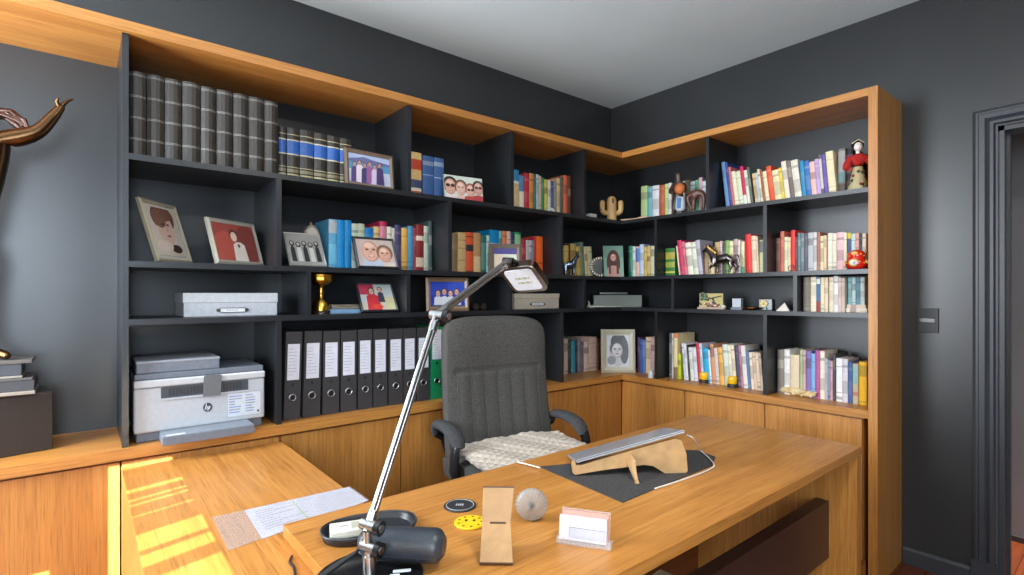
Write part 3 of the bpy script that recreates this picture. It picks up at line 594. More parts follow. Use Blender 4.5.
def frame(label, ubl, ubr, tl, n_along, zb, yaw, bw, fcol, shapes, bg, wall='A', mat=None, depth=.014, maxlean=.60, minlean=.06, asp=True, mount=None, name='photo_frame', cat='photo frame', size=None, stand=True):
    c, w_, h, lean, ps = solve(ubl, ubr, tl, n_along, zb, wall, yaw)
    zt = h*math.cos(lean)
    if size: w_, h = size
    elif lean > maxlean or lean < minlean:
        lean = min(max(lean, minlean), maxlean); p0 = c-Vector((math.cos(ps), math.sin(ps), 0))*(w_/2); nb = Vector((-math.sin(ps), math.cos(ps), 0)); lo, hi = .02, .5
        for _k in range(40):
            h = (lo+hi)/2
            if proj_v(p0+(nb*math.sin(lean)+Vector((0, 0, math.cos(lean))))*h) > tl[1]: lo = h
            else: hi = h
    t = thing(name, label, cat, (c.x, c.y, zb+depth*math.sin(lean)+.0004), 0, 'framed family photographs', rot=(-lean, 0, ps))
    if bw:
        o = [(-w_/2, 0), (w_/2, 0), (w_/2, h), (-w_/2, h)]; i = [(-w_/2+bw, bw), (w_/2-bw, bw), (w_/2-bw, h-bw), (-w_/2+bw, h-bw)]
        m = MB()
        for k in range(4):
            a, b_, cc, d = o[k], o[(k+1) % 4], i[(k+1) % 4], i[k]
            mid0 = ((a[0]+d[0])/2, (a[1]+d[1])/2); mid1 = ((b_[0]+cc[0])/2, (b_[1]+cc[1])/2)
            m.quad((a[0], .002, a[1]), (b_[0], .002, b_[1]), (mid1[0], -.003, mid1[1]), (mid0[0], -.003, mid0[1]), fcol)
            m.quad((mid0[0], -.003, mid0[1]), (mid1[0], -.003, mid1[1]), (cc[0], .002, cc[1]), (d[0], .002, d[1]), mixrgb(fcol, (255, 255, 255), .08))
            m.quad((a[0], .002, a[1]), (a[0], depth, a[1]), (b_[0], depth, b_[1]), (b_[0], .002, b_[1]), mixrgb(fcol, (0, 0, 0), .1))
            m.quad((d[0], .002, d[1]), (cc[0], .002, cc[1]), (cc[0], .006, cc[1]), (d[0], .006, d[1]), fcol)
            m.quad((a[0], depth, a[1]), (d[0], depth, d[1]), (cc[0], depth, cc[1]), (b_[0], depth, b_[1]), (60, 54, 48))
        m.build('frame_border', mat or GLOSS, t, weld=True)
        MB().box(-w_/2+bw*.8, w_/2-bw*.8, .0085, .012, bw*.8, h-bw*.8, (48, 44, 40)).build('backing_board', PAINT, t)
        pw, ph = w_-2*bw, h-2*bw
        if mount:
            MB().box(-pw/2, pw/2, .0062, .0082, bw, h-bw, mount[1]).build('mount_board', PAPER, t)
            picture(pw-2*mount[0], ph-2*mount[0], bw+mount[0], .0035, shapes, bg, t, asp)
        else: picture(pw, ph, bw, .0045, shapes, bg, t, asp)
    else:
        MB().box(-w_/2, w_/2, .0025, depth, 0, h, (214, 210, 204)).build('canvas_block', PAINT, t)
        picture(w_, h, 0, .0004, shapes, bg, t, asp)
    if stand:
        # easel leg hinged on the back, reaching the shelf
        zh = h*.6; back = zh*math.tan(lean)+.012; x_ = math.tan(lean)
        L = zh; ang = lean+.28
        ye = depth+math.sin(.28)*L*.9; 
        # foot point in the frame's own tilted axes lying on the shelf plane: z*cos + y*sin = 0
        fy = depth+.055; fz = (fy-depth)*math.tan(lean)+.0016
        fy = min(fy, max(depth+.01, fy)); m = MB()
        m.add([(-.012, depth, zh), (.012, depth, zh), (.02, fy, fz), (-.02, fy, fz), (-.012, depth+.003, zh), (.012, depth+.003, zh), (.02, fy+.003, fz), (-.02, fy+.003, fz)],
              [(0, 1, 2, 3), (4, 7, 6, 5), (0, 4, 5, 1), (1, 5, 6, 2), (2, 6, 7, 3), (3, 7, 4, 0)], (44, 40, 38))
        m.build('easel_leg', PAINT, t)
    return t
SEP = (200, 168, 150)
frame('silver-gilt frame with sepia close-up portrait of a woman, leftmost on its shelf', 158.5, 193.7, (138.4, 197.5), -.335, Z2, 50, .016, (160, 150, 128), [
    (ell(.50, .80, .42, .30), (110, 74, 62)), (ell(.50, .58, .30, .38), (212, 176, 158)), (ell(.36, .78, .24, .2), (132, 90, 76)), (ell(.62, .86, .2, .12), (126, 86, 72)), (ell(.44, .66, .05, .025, 10), (60, 40, 36)), (ell(.62, .66, .05, .025, 10), (60, 40, 36)), ([(.52, .52), (.6, .5), (.55, .66)], (186, 146, 128)), (ell(.56, .42, .08, .025, 10), (150, 90, 84)), (ell(.72, .16, .2, .09), (70, 48, 42)), (ell(.3, .2, .3, .12), (220, 196, 180))], (206, 190, 176), mount=(.012, (206, 196, 180)), asp=False)
frame('silver frame with reddish portrait of a person in white, second on its shelf', 217.5, 264.8, (206.2, 217.4), -.33, Z2, 33, .017, (160, 154, 140), [
    (ell(.25, .3, .3, .5), (182, 84, 70)), (ell(.8, .5, .3, .5), (134, 62, 56))]+body(.56, .52, .17, .6, (232, 216, 204))+[(ell(.47, .70, .1, .16), (96, 52, 42)), (ell(.47, .66, .075, .13), (234, 200, 180)), (ell(.55, .42, .03, .05), (120, 50, 46))], (160, 74, 62), asp=False)
frame('white frame with black and white photo of a row of women', 290, 327.5, (282.9, 233.4), -.335, Z2, 0, .007, (176, 172, 164), sum([body(.14+.18*k, .60, .075, .7, (36, 36, 38) if k % 2 == 0 else (204, 202, 196))+face(.14+.18*k, .70-.04*(k % 2), .055, (186, 180, 174), (30, 30, 30), smile=False, long_=True) for k in range(5)], [])+[rect(0, 0, 1, .08, (150, 146, 140))], (158, 154, 148), asp=False)
frame('black frame with close-up photo of a smiling bald man and woman', 358, 399.6, (352.2, 237), -.335, Z2, 0, .012, (44, 42, 44), [rect(0, 0, 1, 1, (196, 176, 168))]+body(.36, .2, .3, .3, (176, 184, 200))+face(.36, .42, .27, (216, 164, 142), bald=True)+body(.8, .12, .22, .2, (206, 190, 180))+face(.74, .34, .2, (214, 160, 138), (120, 90, 70)), (214, 200, 192))
frame('black frame with photo of a red-dressed person, beside the gold trophy shelf', 362.2, 399.4, (355, 283.4), -.33, Z3, 2, .011, (46, 48, 54), [rect(0, 0, 1, .3, (206, 196, 180)), rect(.7, 0, 1, .5, (214, 206, 160)), rect(0, .6, .45, 1, (200, 60, 90))]+body(.36, .62, .22, .7, (206, 46, 60))+face(.36, .72, .09)+body(.62, .7, .1, .4, (60, 60, 80))+face(.62, .78, .07)+[(ell(.45, .12, .16, .1), (222, 70, 50))], (196, 206, 206), asp=False)
frame('brown wooden frame with vivid blue photo of a group in white', 426.6, 469.4, (426, 277.3), -.30, Z3, -10, .024, (136, 108, 84), [(ell(.3, .8, .5, .4), (32, 66, 190)), (ell(.8, .8, .3, .3), (50, 84, 206))]+sum([body(.22+.18*k, .42, .13, .5, (226, 230, 236))+face(.22+.18*k, .52+.06*(k % 2), .075) for k in range(4)], [])+[rect(0, 0, 1, .06, (60, 70, 110))], (28, 50, 170), asp=False)
frame('grey-brown wooden frame with beach photo of a seated group', 345.8, 394.8, (345.4, 147), -.335, Z1, 3, .02, (112, 92, 76), [rect(0, .46, 1, 1, (176, 190, 220)), rect(0, .30, 1, .46, (90, 150, 186)), rect(0, 0, 1, .30, (196, 198, 216)), ([(0, .52), (.2, .56), (.35, .60), (.6, .56), (1, .52), (1, .46), (0, .46)], (104, 108, 150))]+sum([body(.14+.12*k, .36+.05*(k % 2), .10, .4, ((84, 64, 120), (226, 206, 212), (60, 60, 110), (150, 90, 140), (206, 190, 214), (70, 54, 100))[k]) + face(.14+.12*k, .40+.05*(k % 2), .045, (200, 146, 132), (54, 40, 56), smile=False) for k in range(6)], []), (196, 204, 226), minlean=.1)
frame('unframed canvas print of four people, three in sunglasses', 445.2, 483.4, (443.8, 174.4), -.33, Z1, -7, 0, (220, 216, 210), body(.17, .22, .18, .4, (226, 214, 208))+body(.43, .2, .16, .4, (226, 186, 170))+body(.66, .2, .18, .3, (186, 70, 70))+body(.88, .26, .18, .4, (176, 60, 64))+face(.15, .52, .17, (216, 164, 140), (44, 36, 34), True)+face(.42, .48, .15, (222, 176, 156), (110, 76, 60))+face(.67, .42, .13, (220, 168, 150), (150, 90, 70), True)+face(.88, .54, .14, (206, 156, 136), (40, 34, 34), True), (206, 214, 200), asp=False)
frame('grey-brown frame with purple and cream print, behind the lamp head', 489.5, 521.8, (489.5, 243.5), -.27, Z2, -28, .028, (108, 92, 82), [rect(0, .72, 1, 1, (80, 70, 140)), rect(.02, .05, .42, .7, (236, 216, 186)), rect(.46, .05, .98, .7, (214, 220, 200))], (226, 220, 200), asp=False)
frame('unframed photo of a long-haired woman propped in the corner bay', 604, 624, (601.8, 246), -.27, Z2, -38, 0, (220, 216, 210), [(ell(.5, .85, .7, .3), (120, 160, 140)), (ell(.5, .45, .34, .42), (84, 50, 42))]+body(.5, .36, .34, .5, (206, 150, 136))+face(.5, .62, .17, (220, 164, 144), (90, 52, 42))+[rect(.26, .1, .36, .6, (96, 56, 46)), rect(.64, .1, .76, .6, (96, 56, 46))], (140, 176, 156), asp=False, depth=.006, stand=False, maxlean=.16)
frame('ornate champagne-silver frame with black and white portrait, standing in the corner', 601.4, 635.6, (601, 329.6), -.27, ZC, -39, .034, (186, 178, 156), [(ell(.5, .5, .42, .5), (196, 196, 200)), (ell(.52, .78, .36, .3), (96, 96, 100)), (ell(.78, .5, .2, .42), (110, 110, 116))]+face(.46, .52, .3, (206, 206, 208), (100, 100, 104), smile=False)+[(ell(.2, .2, .2, .14), (150, 150, 154))], (216, 216, 220), mount=(.008, (206, 200, 186)), asp=False, depth=.02)
# ================================================================== SMALL SHELF THINGS
def local(u, v_, plane, z, wall):
    p = on(u, v_, 'y' if wall == 'A' else 'x', plane); p.z = z; return p
# storage boxes
def storage_box(label, u0, u1, vt, pl, zb, col, lidcol, lid, dep, name='storage_box', cat='storage box'):
    x0, x1 = xa(u0, pl), xa(u1, pl); h = on((u0+u1)/2, vt, 'y', pl).z-zb; w_ = x1-x0; hw = w_/2-.003
    t = thing(name, label, cat, ((x0+x1)/2, pl, zb+.0003))
    MB().box(-hw, hw, 0.002, dep-.003, 0, h-.004, col).build('box_body', PAINT, t, .002)
    MB().box(-hw-.003, hw+.003, -.001, dep, h-lid, h, lidcol).build('lid', PAINT, t, .003)
    lw = w_*.13; zl = (h-lid)*.45
    m = MB()
    for sx in (-1, 1): m.prism([(sx*lw, zl-.009), (sx*(lw+.014), zl-.004), (sx*(lw+.014), zl+.004), (sx*lw, zl+.009)], -.0015, .002, 'xz', (130, 128, 124))
    m.box(-lw, lw, -.0015, .002, zl-.010, zl-.0075, (130, 128, 124)).box(-lw, lw, -.0015, .002, zl+.0075, zl+.010, (130, 128, 124)); m.build('label_holder', METAL, t)
    m = MB().box(-lw, lw, -.0004, .002, zl-.0075, zl+.0075, (226, 226, 226))
    for k in range(5): m.box(-lw*.5+k*lw*.2, -lw*.5+k*lw*.2+lw*.13, -.0007, 0, zl-.002, zl+.002, (150, 150, 156))
    m.build('label_card', PAPER, t)
storage_box('pale grey lidded box file with metal label holder under the silver frames', 183, 278, 293, -.30, Z3, (186, 188, 194), (194, 198, 202), .04, .26)
storage_box('beige lidded box with label holder below the lamp head', 514.5, 559.5, 293.6, -.28, Z3, (196, 182, 164), (204, 190, 172), .03, .22)
# grey-green metal box in the corner
pc = on(617, 305, 'y', -.25); x0, x1 = xa(590.5, -.25), xa(644, -.25)
t = thing('metal_box', 'grey-green rectangular metal box in the dark corner bay', 'box', (-.243, -.262, Z3+.0003), math.radians(-38))
hw = .172
MB().box(-hw, hw, -.0, .10, 0, .083, (140, 146, 136)).build('box_body', LEATH, t, .002)
m = MB().box(-hw-.002, hw+.002, -.003, 0, 0, .006, (176, 172, 150)).box(hw-.004, hw+.002, -.003, 0, 0, .085, (176, 172, 150)); m.build('edge_trim', METAL, t)
t = thing('tray', 'thin dark tray lying on the grey-green metal box', 'tray', (-.262, -.243, Z3+.0845), math.radians(-38))
MB().box(-.1, .1, .002, .08, 0, .014, (58, 60, 60)).build('tray_body', PAINT, t, .002); MB().box(-.1, .1, 0, .003, .010, .0165, (120, 122, 116)).build('rim', METAL, t)
p = local(590.5, 308, -.30, Z3, 'A')
t = thing('trinket', 'tiny white folded paper trinket left of the grey-green metal box', 'trinket', (p.x, p.y, Z3+.0003))
m = MB().box(-.018, .018, -.012, .012, 0, .016, (206, 196, 180)).prism([(-.018, .016), (-.006, .016), (-.018, .045)], -.004, .004, 'xz', (214, 206, 192)); m.build('folded_card', PAPER, t)
# trophy
p = local(321, 316, -.29, Z3, 'A')
t = thing('trophy', 'gold trophy cup on a round dark base', 'trophy', (p.x, p.y, Z3+.0003)); G = (222, 176, 74); t.scale = (1.12, 1.12, 1.06)
MB().lathe([(.036, 0), (.036, .012), (.033, .014)], 24, col=(40, 28, 26)).build('base', GLOSS, t)
MB().lathe([(.031, .014), (.031, .048), (.028, .051)], 24, col=G).build('plinth_band', METAL, t)
MB().lathe([(.024, .051), (.020, .060), (.011, .068), (.009, .085), (.012, .092), (.008, .104), (.009, .118), (.016, .124)], 24, col=G).build('stem', METAL, t)
MB().lathe([(.012, .122), (.030, .128), (.041, .139), (.043, .150), (.040, .156), (.044, .161), (.046, .170), (.043, .170), (.038, .150), (.01, .135)], 28, col=G, wob=lambda a, z: 1+.05*math.cos(8*a)).build('cup', METAL, t)
# flat blue book and beaded notebooks
x0, x1 = xa(330, -.28), xa(363, -.28)
m = thing('book', 'pale blue book lying flat between the gold trophy and black frame', 'book', ((x0+x1)/2, -.28, Z3+.0003))
MB().box(-(x1-x0)/2, (x1-x0)/2, 0, .16, 0, .003, (130, 170, 206)).box(-(x1-x0)/2, (x1-x0)/2, 0, .16, .016, .019, (130, 170, 206)).box(-(x1-x0)/2, (x1-x0)/2, -.002, .002, 0, .019, (136, 176, 212)).build('cover', PAINT, m)
MB().box(-(x1-x0)/2+.003, (x1-x0)/2-.003, .003, .156, .003, .016, (226, 220, 206)).build('page_block', PAPER, m)
t = thing('notebook', 'beige spiral-bound notebook lying on the pale blue book', 'notebook', ((x0+x1)/2+.02, -.265, Z3+.0196))
MB().box(-.085, .075, 0, .12, 0, .020, (186, 170, 150)).build('pages', PAPER, t)
m = MB()
for k in range(16): m.ball((-.08+k*.01, -.003, .005), .0042, (206, 196, 180), 8, 6); m.ball((-.075+k*.0095, -.003, .0155), .0042, (196, 180, 160), 8, 6)
m.build('spiral_binding', METAL, t)
# dark pouch right of the blue-picture frame
p = local(480, 311, -.26, Z3, 'A')
t = thing('binoculars', 'small dark binoculars lying right of the blue-picture frame', 'binoculars', (p.x, p.y, Z3+.0003))
for sx in (-1, 1):
    m = MB(); m.tube([(sx*.027, -.0, .019), (sx*.027, .03, .019), (sx*.025, .06, .018)], [.0185, .018, .013], 14, (52, 48, 44)); m.build('barrel', LEATH, t)
MB().box(-.012, .012, .008, .04, .012, .024, (40, 38, 36)).build('bridge', PAINT, t, .002)
# round woven dome behind the black and white photo
p = local(311, 262, -.17, Z2, 'A')
t = thing('table_clock', 'round grey-beige domed clock peeking above the black and white photo', 'clock', (p.x, p.y, Z2+.0003)); t.scale = (.6, .7, 1.36)
m = MB(); m.tube([(0, -.02, .077), (0, .03, .077)], [.074, .074], 30, (140, 130, 118)); m.build('case', PAINT, t)
m = MB(); m.tube([(0, -.024, .077), (0, -.02, .077)], [.062, .066], 30, (196, 188, 172)); m.box(-.002, .002, -.026, -.024, .077, .115, (50, 46, 42)).box(-.002, .026, -.026, -.024, .075, .079, (50, 46, 42)); m.build('dial', PAPER, t)
m = MB(); m.ball((0, .005, .155), (.012, .01, .008), (120, 110, 100)); m.build('finial', PAINT, t)
# white dome ornament, white card, cactus, driftwood on the top shelf
p = local(550, 212, -.30, Z1, 'A')
t = thing('ornament', 'small white arched ornament standing before the books on the top shelf', 'ornament', (p.x, p.y, Z1+.0003))
MB().prism([(-.034, 0), (.034, 0), (.031, .016), (.019, .030), (.008, .036), (-.006, .036), (-.02, .028), (-.031, .014)], -.012, .012, 'xz', (220, 220, 214)).build('arch', PAPER, t, .002)
MB().prism([(-.012, .004), (.012, .004), (.008, .018), (0, .024), (-.008, .018)], -.0135, -.011, 'xz', (176, 176, 172)).build('opening', PAPER, t)
p = local(592, 218, -.33, Z1, 'A')
t = thing('small_box', 'small white flat box on the top shelf left of the wooden cactus', 'box', (p.x, p.y, Z1+.0003)); MB().box(-.033, .033, -.012, .02, 0, .024, (206, 198, 194)).build('box_body', PAPER, t, .002)
MB().box(-.0335, .0335, -.0125, .0205, .024, .028, (214, 208, 204)).build('lid', PAPER, t, .001)
t = thing('cactus_ornament', 'pale wooden cactus ornament with two arms on the corner shelf', 'ornament', (-.395, -.335, Z1+.0003), math.radians(-38)); WD = (206, 166, 108); t.scale = (1.75, 1.75, 1.75)
def capsule(m, a, b_, r, col):
    a, b_ = Vector(a), Vector(b_); d = (b_-a).normalized(); pts = [a]; rs = [r]
    pts += [b_]; rs += [r]
    for k in range(1, 6): pts.append(b_+d*r*math.sin(k*PI/10)); rs.append(max(.0005, r*math.cos(k*PI/10)))
    m.tube(pts, rs, 14, col)
m = MB(); capsule(m, (0, 0, 0), (0, 0, .077), .019, WD); m.build('trunk', PLY, t)
for sx in (-1, 1):
    m = MB(); pts = [(0, 0, .030), (sx*.026, 0, .030), (sx*.033, 0, .035), (sx*.036, 0, .044)]; m.tube(pts, .0105, 12, WD); capsule(m, (sx*.036, 0, .044), (sx*.036, 0, .070), .0105, WD); m.build('arm', PLY, t)
m = MB(); m.ball((.001, -.019, .075), (.005, .002, .011), (110, 74, 40), 10, 8); m.build('knot', PLY, t)
t = thing('driftwood', 'slim pale driftwood piece lying right of the wooden cactus', 'driftwood', (-.31, -.45, Z1+.0003), math.radians(-65))
m = MB(); m.tube([(-.085, .002, .006), (-.03, .006, .006), (.02, .0, .007), (.06, -.004, .011), (.09, .0, .014), (.105, .004, .010)], [.004, .006, .006, .010, .013, .006], 10, (214, 176, 140)); m.build('branch', PLY, t)
# carved figures on the top shelf
def figurine_skin(name, nodes, edges, mat, parent, col, sub=1):
    me = bpy.data.meshes.new(name); me.from_pydata([n[0] for n in nodes], edges, []); o = bpy.data.objects.new(name, me); C.objects.link(o); o.parent = parent
    md = o.modifiers.new('skin', 'SKIN'); md.use_smooth_shade = True
    for i, n in enumerate(nodes):
        sv = me.skin_vertices[0].data[i]; r = n[1]; sv.radius = (r, r) if not isinstance(r, tuple) else r
        sv.use_root = (i == 0)
    s_ = o.modifiers.new('sub', 'SUBSURF'); s_.levels = sub; s_.render_levels = sub
    dg = bpy.context.evaluated_depsgraph_get(); ev = o.evaluated_get(dg); nm = bpy.data.meshes.new_from_object(ev)
    o.modifiers.clear(); o.data = nm; nm.materials.clear(); nm.materials.append(mat)
    at = nm.color_attributes.new('Col', 'FLOAT_COLOR', 'CORNER'); at.data.foreach_set('color', list(lin(col))*len(nm.loops))
    nm.polygons.foreach_set('use_smooth', [True]*len(nm.polygons))
    return o
DW = (70, 52, 42)
p = local(678.5, 215, -.30, Z1, 'B')
t = thing('carved_figurine', 'carved dark wooden figure holding an orange drum, on the top shelf', 'figurine', (p.x, p.y, Z1+.0003), -PI/2+.25); t.scale = (1.3, 1.3, 1.3)
figurine_skin('carved_body', [((0, 0, .09), .022), ((0, .0, .13), .02), ((0, 0, .16), .012), ((0, -.003, .185), .021), ((0, -.002, .203), .016), ((-.03, 0, .135), .011), ((-.036, -.02, .105), .009), ((-.012, -.034, .10), .008), ((.03, 0, .135), .011), ((.036, -.02, .105), .009), ((.012, -.034, .10), .008), ((-.018, 0, .05), .014), ((-.02, 0, .012), .012), ((-.022, -.018, .007), .008), ((.018, 0, .05), .014), ((.02, 0, .012), .012), ((.022, -.018, .007), .008)],
    [(0, 1), (1, 2), (2, 3), (3, 4), (1, 5), (5, 6), (6, 7), (1, 8), (8, 9), (9, 10), (0, 11), (11, 12), (12, 13), (0, 14), (14, 15), (15, 16)], LEATH, t, DW)
m = MB(); m.ball((.022, -.048, .112), (.025, .018, .027), (196, 106, 52)); m.build('drum', PAINT, t)
m = MB(); m.lathe([(.014, .010), (.024, .02), (.022, .05), (.018, .075)], 16, c=(.018, -.026, 0), col=(206, 212, 222)); m.box(.010, .026, -.053, -.045, .02, .07, (40, 110, 170)); m.build('skirt', PAINT, t)
p = local(696, 213, -.29, Z1, 'B')
t = thing('carved_animal', 'carved reddish-brown animal with curved trunk beside the drum figure', 'figurine', (p.x, p.y, Z1+.0003), -PI/2+.15); t.scale = (1.18, 1.18, 1.18)
figurine_skin('carved_body', [((0, 0, .095), .022), ((-.03, 0, .10), .02), ((-.045, -.005, .075), .012), ((-.036, -.006, .05), .008), ((-.024, -.004, .028), .007), ((-.03, -.004, .008), .006), ((.03, 0, .098), .019), ((.044, 0, .07), .012), ((.04, 0, .035), .010), ((.038, 0, .008), .011), ((-.012, 0, .06), .011), ((-.014, .0, .008), .010)],
    [(0, 1), (1, 2), (2, 3), (3, 4), (4, 5), (0, 6), (6, 7), (7, 8), (8, 9), (0, 10), (10, 11)], LEATH, t, (98, 62, 50))
# kimono doll
p = local(862.6, 185, -.262, Z1, 'B')
t = thing('kimono_doll', 'small doll in a red kimono with black hair beside the oak end panel', 'doll', (p.x, p.y+.020, Z1+.0003), -PI/2+.5); t.scale = (1.17, 1.17, 1.17)
m = MB(); m.lathe([(.038, 0), (.036, .02), (.028, .05), (.020, .085), (.018, .10)], 20, col=(186, 172, 130))
rr = random.Random(4)
for k in range(26):
    a = rr.random()*6.28; z = .006+.085*rr.random(); r_ = .039-.23*z
    m.ball((r_*math.cos(a), r_*math.sin(a), z), (.006, .006, .007), ((40, 36, 30), (140, 40, 40), (70, 84, 60))[k % 3], 8, 6)
m.build('patterned_robe', PAINT, t)
figurine_skin('red_kimono', [((0, 0, .10), .020), ((0, 0, .14), .022), ((0, 0, .158), .010), ((-.03, -.004, .135), .014), ((-.044, -.016, .105), .017), ((-.046, -.02, .085), .013), ((.03, -.004, .135), .014), ((.042, -.018, .112), .016), ((.044, -.026, .10), .012)], [(0, 1), (1, 2), (1, 3), (3, 4), (4, 5), (1, 6), (6, 7), (7, 8)], CLOTH, t, (206, 40, 34))
m = MB(); m.ball((0, -.004, .185), (.0165, .0165, .019), (240, 232, 226)); m.tube([(0, 0, .155), (0, 0, .17)], .008, 10, (240, 232, 226)); m.ball((-.006, -.0195, .188), (.002, .0012, .0015), (30, 26, 26), 8, 6); m.ball((.006, -.0195, .188), (.002, .0012, .0015), (30, 26, 26), 8, 6); m.ball((0, -.0205, .177), (.002, .001, .0014), (190, 40, 40), 8, 6); m.build('head', GLOSS, t)
m = MB(); m.ball((0, .006, .192), (.023, .02, .021), (26, 24, 26)); m.ball((0, .008, .212), (.012, .011, .010), (26, 24, 26)); m.tube([(-.022, -.002, .2), (0, -.006, .215), (.022, -.002, .2)], .0025, 8, (200, 190, 170)); m.build('hair', GLOSS, t)
# red round lucky doll with white medallion
p = local(856.5, 269, -.305, Z2, 'B')
t = thing('lucky_doll', 'round red lucky doll with white medallion and gold trim', 'doll', (p.x, p.y, Z2+.0003), -PI/2+.35)
m = MB(); m.lathe([(.026, 0), (.040, .008), (.0465, .022), (.046, .034), (.040, .046), (.033, .052), (.036, .058), (.038, .068), (.034, .080), (.022, .090), (.008, .094)], 28, col=(206, 38, 26)); m.build('doll_body', GLOSS, t)
m = MB(); m.ball((-.012, -.038, .031), (.023, .012, .019), (226, 190, 90)); m.ball((-.012, -.042, .031), (.019, .0115, .015), (232, 226, 210)); m.ball((-.012, -.049, .031), (.008, .006, .007), (180, 150, 176)); m.build('medallion', GLOSS, t)
m = MB(); m.ball((-.008, -.024, .076), (.018, .014, .011), (236, 170, 90))
for k in range(14): m.ball((.0465*math.cos(.45*k), .0465*math.sin(.45*k), .030+.006*(k % 2)), (.004, .004, .004), (222, 176, 80), 8, 6); m.ball((.037*math.cos(.45*k+.2), .037*math.sin(.45*k+.2), .064+.008*(k % 2)), (.0035, .0035, .0035), (226, 186, 90), 8, 6)
m.ball((.04, -.022, .034), (.009, .010, .010), (226, 180, 90)); m.build('gold_pattern', GLOSS, t)
# ring ornament
p = local(791.5, 271, -.31, Z2, 'B')
t = thing('wire_ring', 'thin dark wire ring ornament leaning before the red book', 'ornament', (p.x, p.y, Z2+.0005), -PI/2)
m = MB(); m.tube([(.015*math.cos(2*PI*k/24), -.003+.006*math.sin(2*PI*k/24), .0175+.015*math.sin(2*PI*k/24)) for k in range(25)], .0018, 6, (90, 84, 80), caps=False); m.build('ring', METAL, t)
MB().box(-.006, .006, -.006, .004, 0, .003, (80, 76, 72)).build('foot', METAL, t, .0008)
# horse figurine
p = local(722, 275, -.30, Z2, 'B')
t = thing('horse_figurine', 'dark pewter horse figurine with golden mane facing left', 'figurine', (p.x, p.y, Z2+.0003), -PI/2); t.scale = (1.28, 1.28, 1.28)
PW = (128, 120, 120)
figurine_skin('horse_body', [((.0, 0, .066), .022), ((-.03, 0, .068), .023), ((-.048, 0, .085), .016), ((-.058, 0, .105), .012), ((-.072, 0, .118), .012), ((-.09, 0, .108), .0075), ((-.098, 0, .104), .006), ((.03, 0, .072), .022), ((.045, 0, .074), .019),
    ((-.034, -.011, .04), .0095), ((-.05, -.012, .036), .007), ((-.056, -.012, .018), .0048), ((-.05, -.012, .004), .006), ((-.028, .011, .04), .0095), ((-.026, .012, .022), .006), ((-.028, .012, .004), .006),
    ((.042, -.011, .045), .012), ((.052, -.012, .030), .007), ((.044, -.012, .016), .0048), ((.040, -.012, .004), .006), ((.05, .011, .045), .012), ((.062, .012, .030), .007), ((.056, .012, .016), .0048), ((.052, .012, .004), .006)],
    [(0, 1), (1, 2), (2, 3), (3, 4), (4, 5), (5, 6), (0, 7), (7, 8), (1, 9), (9, 10), (10, 11), (11, 12), (1, 13), (13, 14), (14, 15), (8, 16), (16, 17), (17, 18), (18, 19), (8, 20), (20, 21), (21, 22), (22, 23)], METAL, t, PW)
m = MB()
for k in range(7):
    f = k/6; m.ball((-.070+.036*f, 0, .128-.030*f), (.012, .010, .013), (176, 140, 84), 10, 8)
m.build('mane', METAL, t)
m = MB(); m.tube([(.062, 0, .082), (.074, 0, .078), (.079, 0, .06), (.076, 0, .04), (.08, 0, .03)], [.006, .006, .0055, .004, .002], 8, PW); m.build('tail', METAL, t)
m = MB()
for sy in (-1, 1): m.tube([(-.068, sy*.006, .126), (-.066, sy*.008, .140)], [.004, .001], 8, PW)
m.build('ears', METAL, t)
# dog figurine
p = local(569.5, 275, -.31, Z2, 'A')
t = thing('dog_figurine', 'small blue-silver poodle figurine before yellow books in the corner', 'figurine', (p.x, p.y, Z2+.0003), math.radians(-20)); DS = (112, 126, 142); t.scale = (1.65, 1.65, 1.65)
figurine_skin('dog_body', [((0, 0, .04), .012), ((.018, 0, .05), .012), ((.026, 0, .068), .009), ((.036, 0, .076), .008), ((.044, 0, .072), .005), ((-.018, 0, .036), .011), ((-.018, .006, .015), .005), ((-.018, .006, .003), .0055), ((-.020, -.006, .015), .005), ((-.020, -.006, .003), .0055), ((.018, .006, .02), .005), ((.018, .006, .003), .0055), ((.016, -.006, .02), .005), ((.016, -.006, .003), .0055), ((-.03, 0, .05), .004)],
    [(0, 1), (1, 2), (2, 3), (3, 4), (0, 5), (5, 6), (6, 7), (5, 8), (8, 9), (1, 10), (10, 11), (1, 12), (12, 13), (5, 14)], METAL, t, DS)
m = MB(); m.ball((.034, 0, .086), .008, DS, 10, 8); m.ball((-.032, 0, .055), .007, DS, 10, 8); m.build('pompoms', METAL, t)
# patterned plate behind the woman photo
t = thing('decorative_plate', 'black and white patterned plate standing behind the long-haired woman photo', 'plate', (-.388, -.230, Z2+.0024), math.radians(-39), rot=(-.12, 0, math.radians(-39)))
m = MB(); m.tube([(0, .0, .072), (0, .008, .072), (0, .012, .072)], [.072, .072, .05], 40, (30, 28, 28)); m.build('dish', GLOSS, t)
m = MB()
for k in range(22):
    a = 2*PI*k/22; m.prism([(.070*math.cos(a+d_)*f, .072+.070*math.sin(a+d_)*f) for d_, f in ((-.07, .78), (.07, .78), (.09, .98), (-.09, .98))], -.0015, .0, 'xz', (226, 216, 190))
m.build('rim_pattern', GLOSS, t)
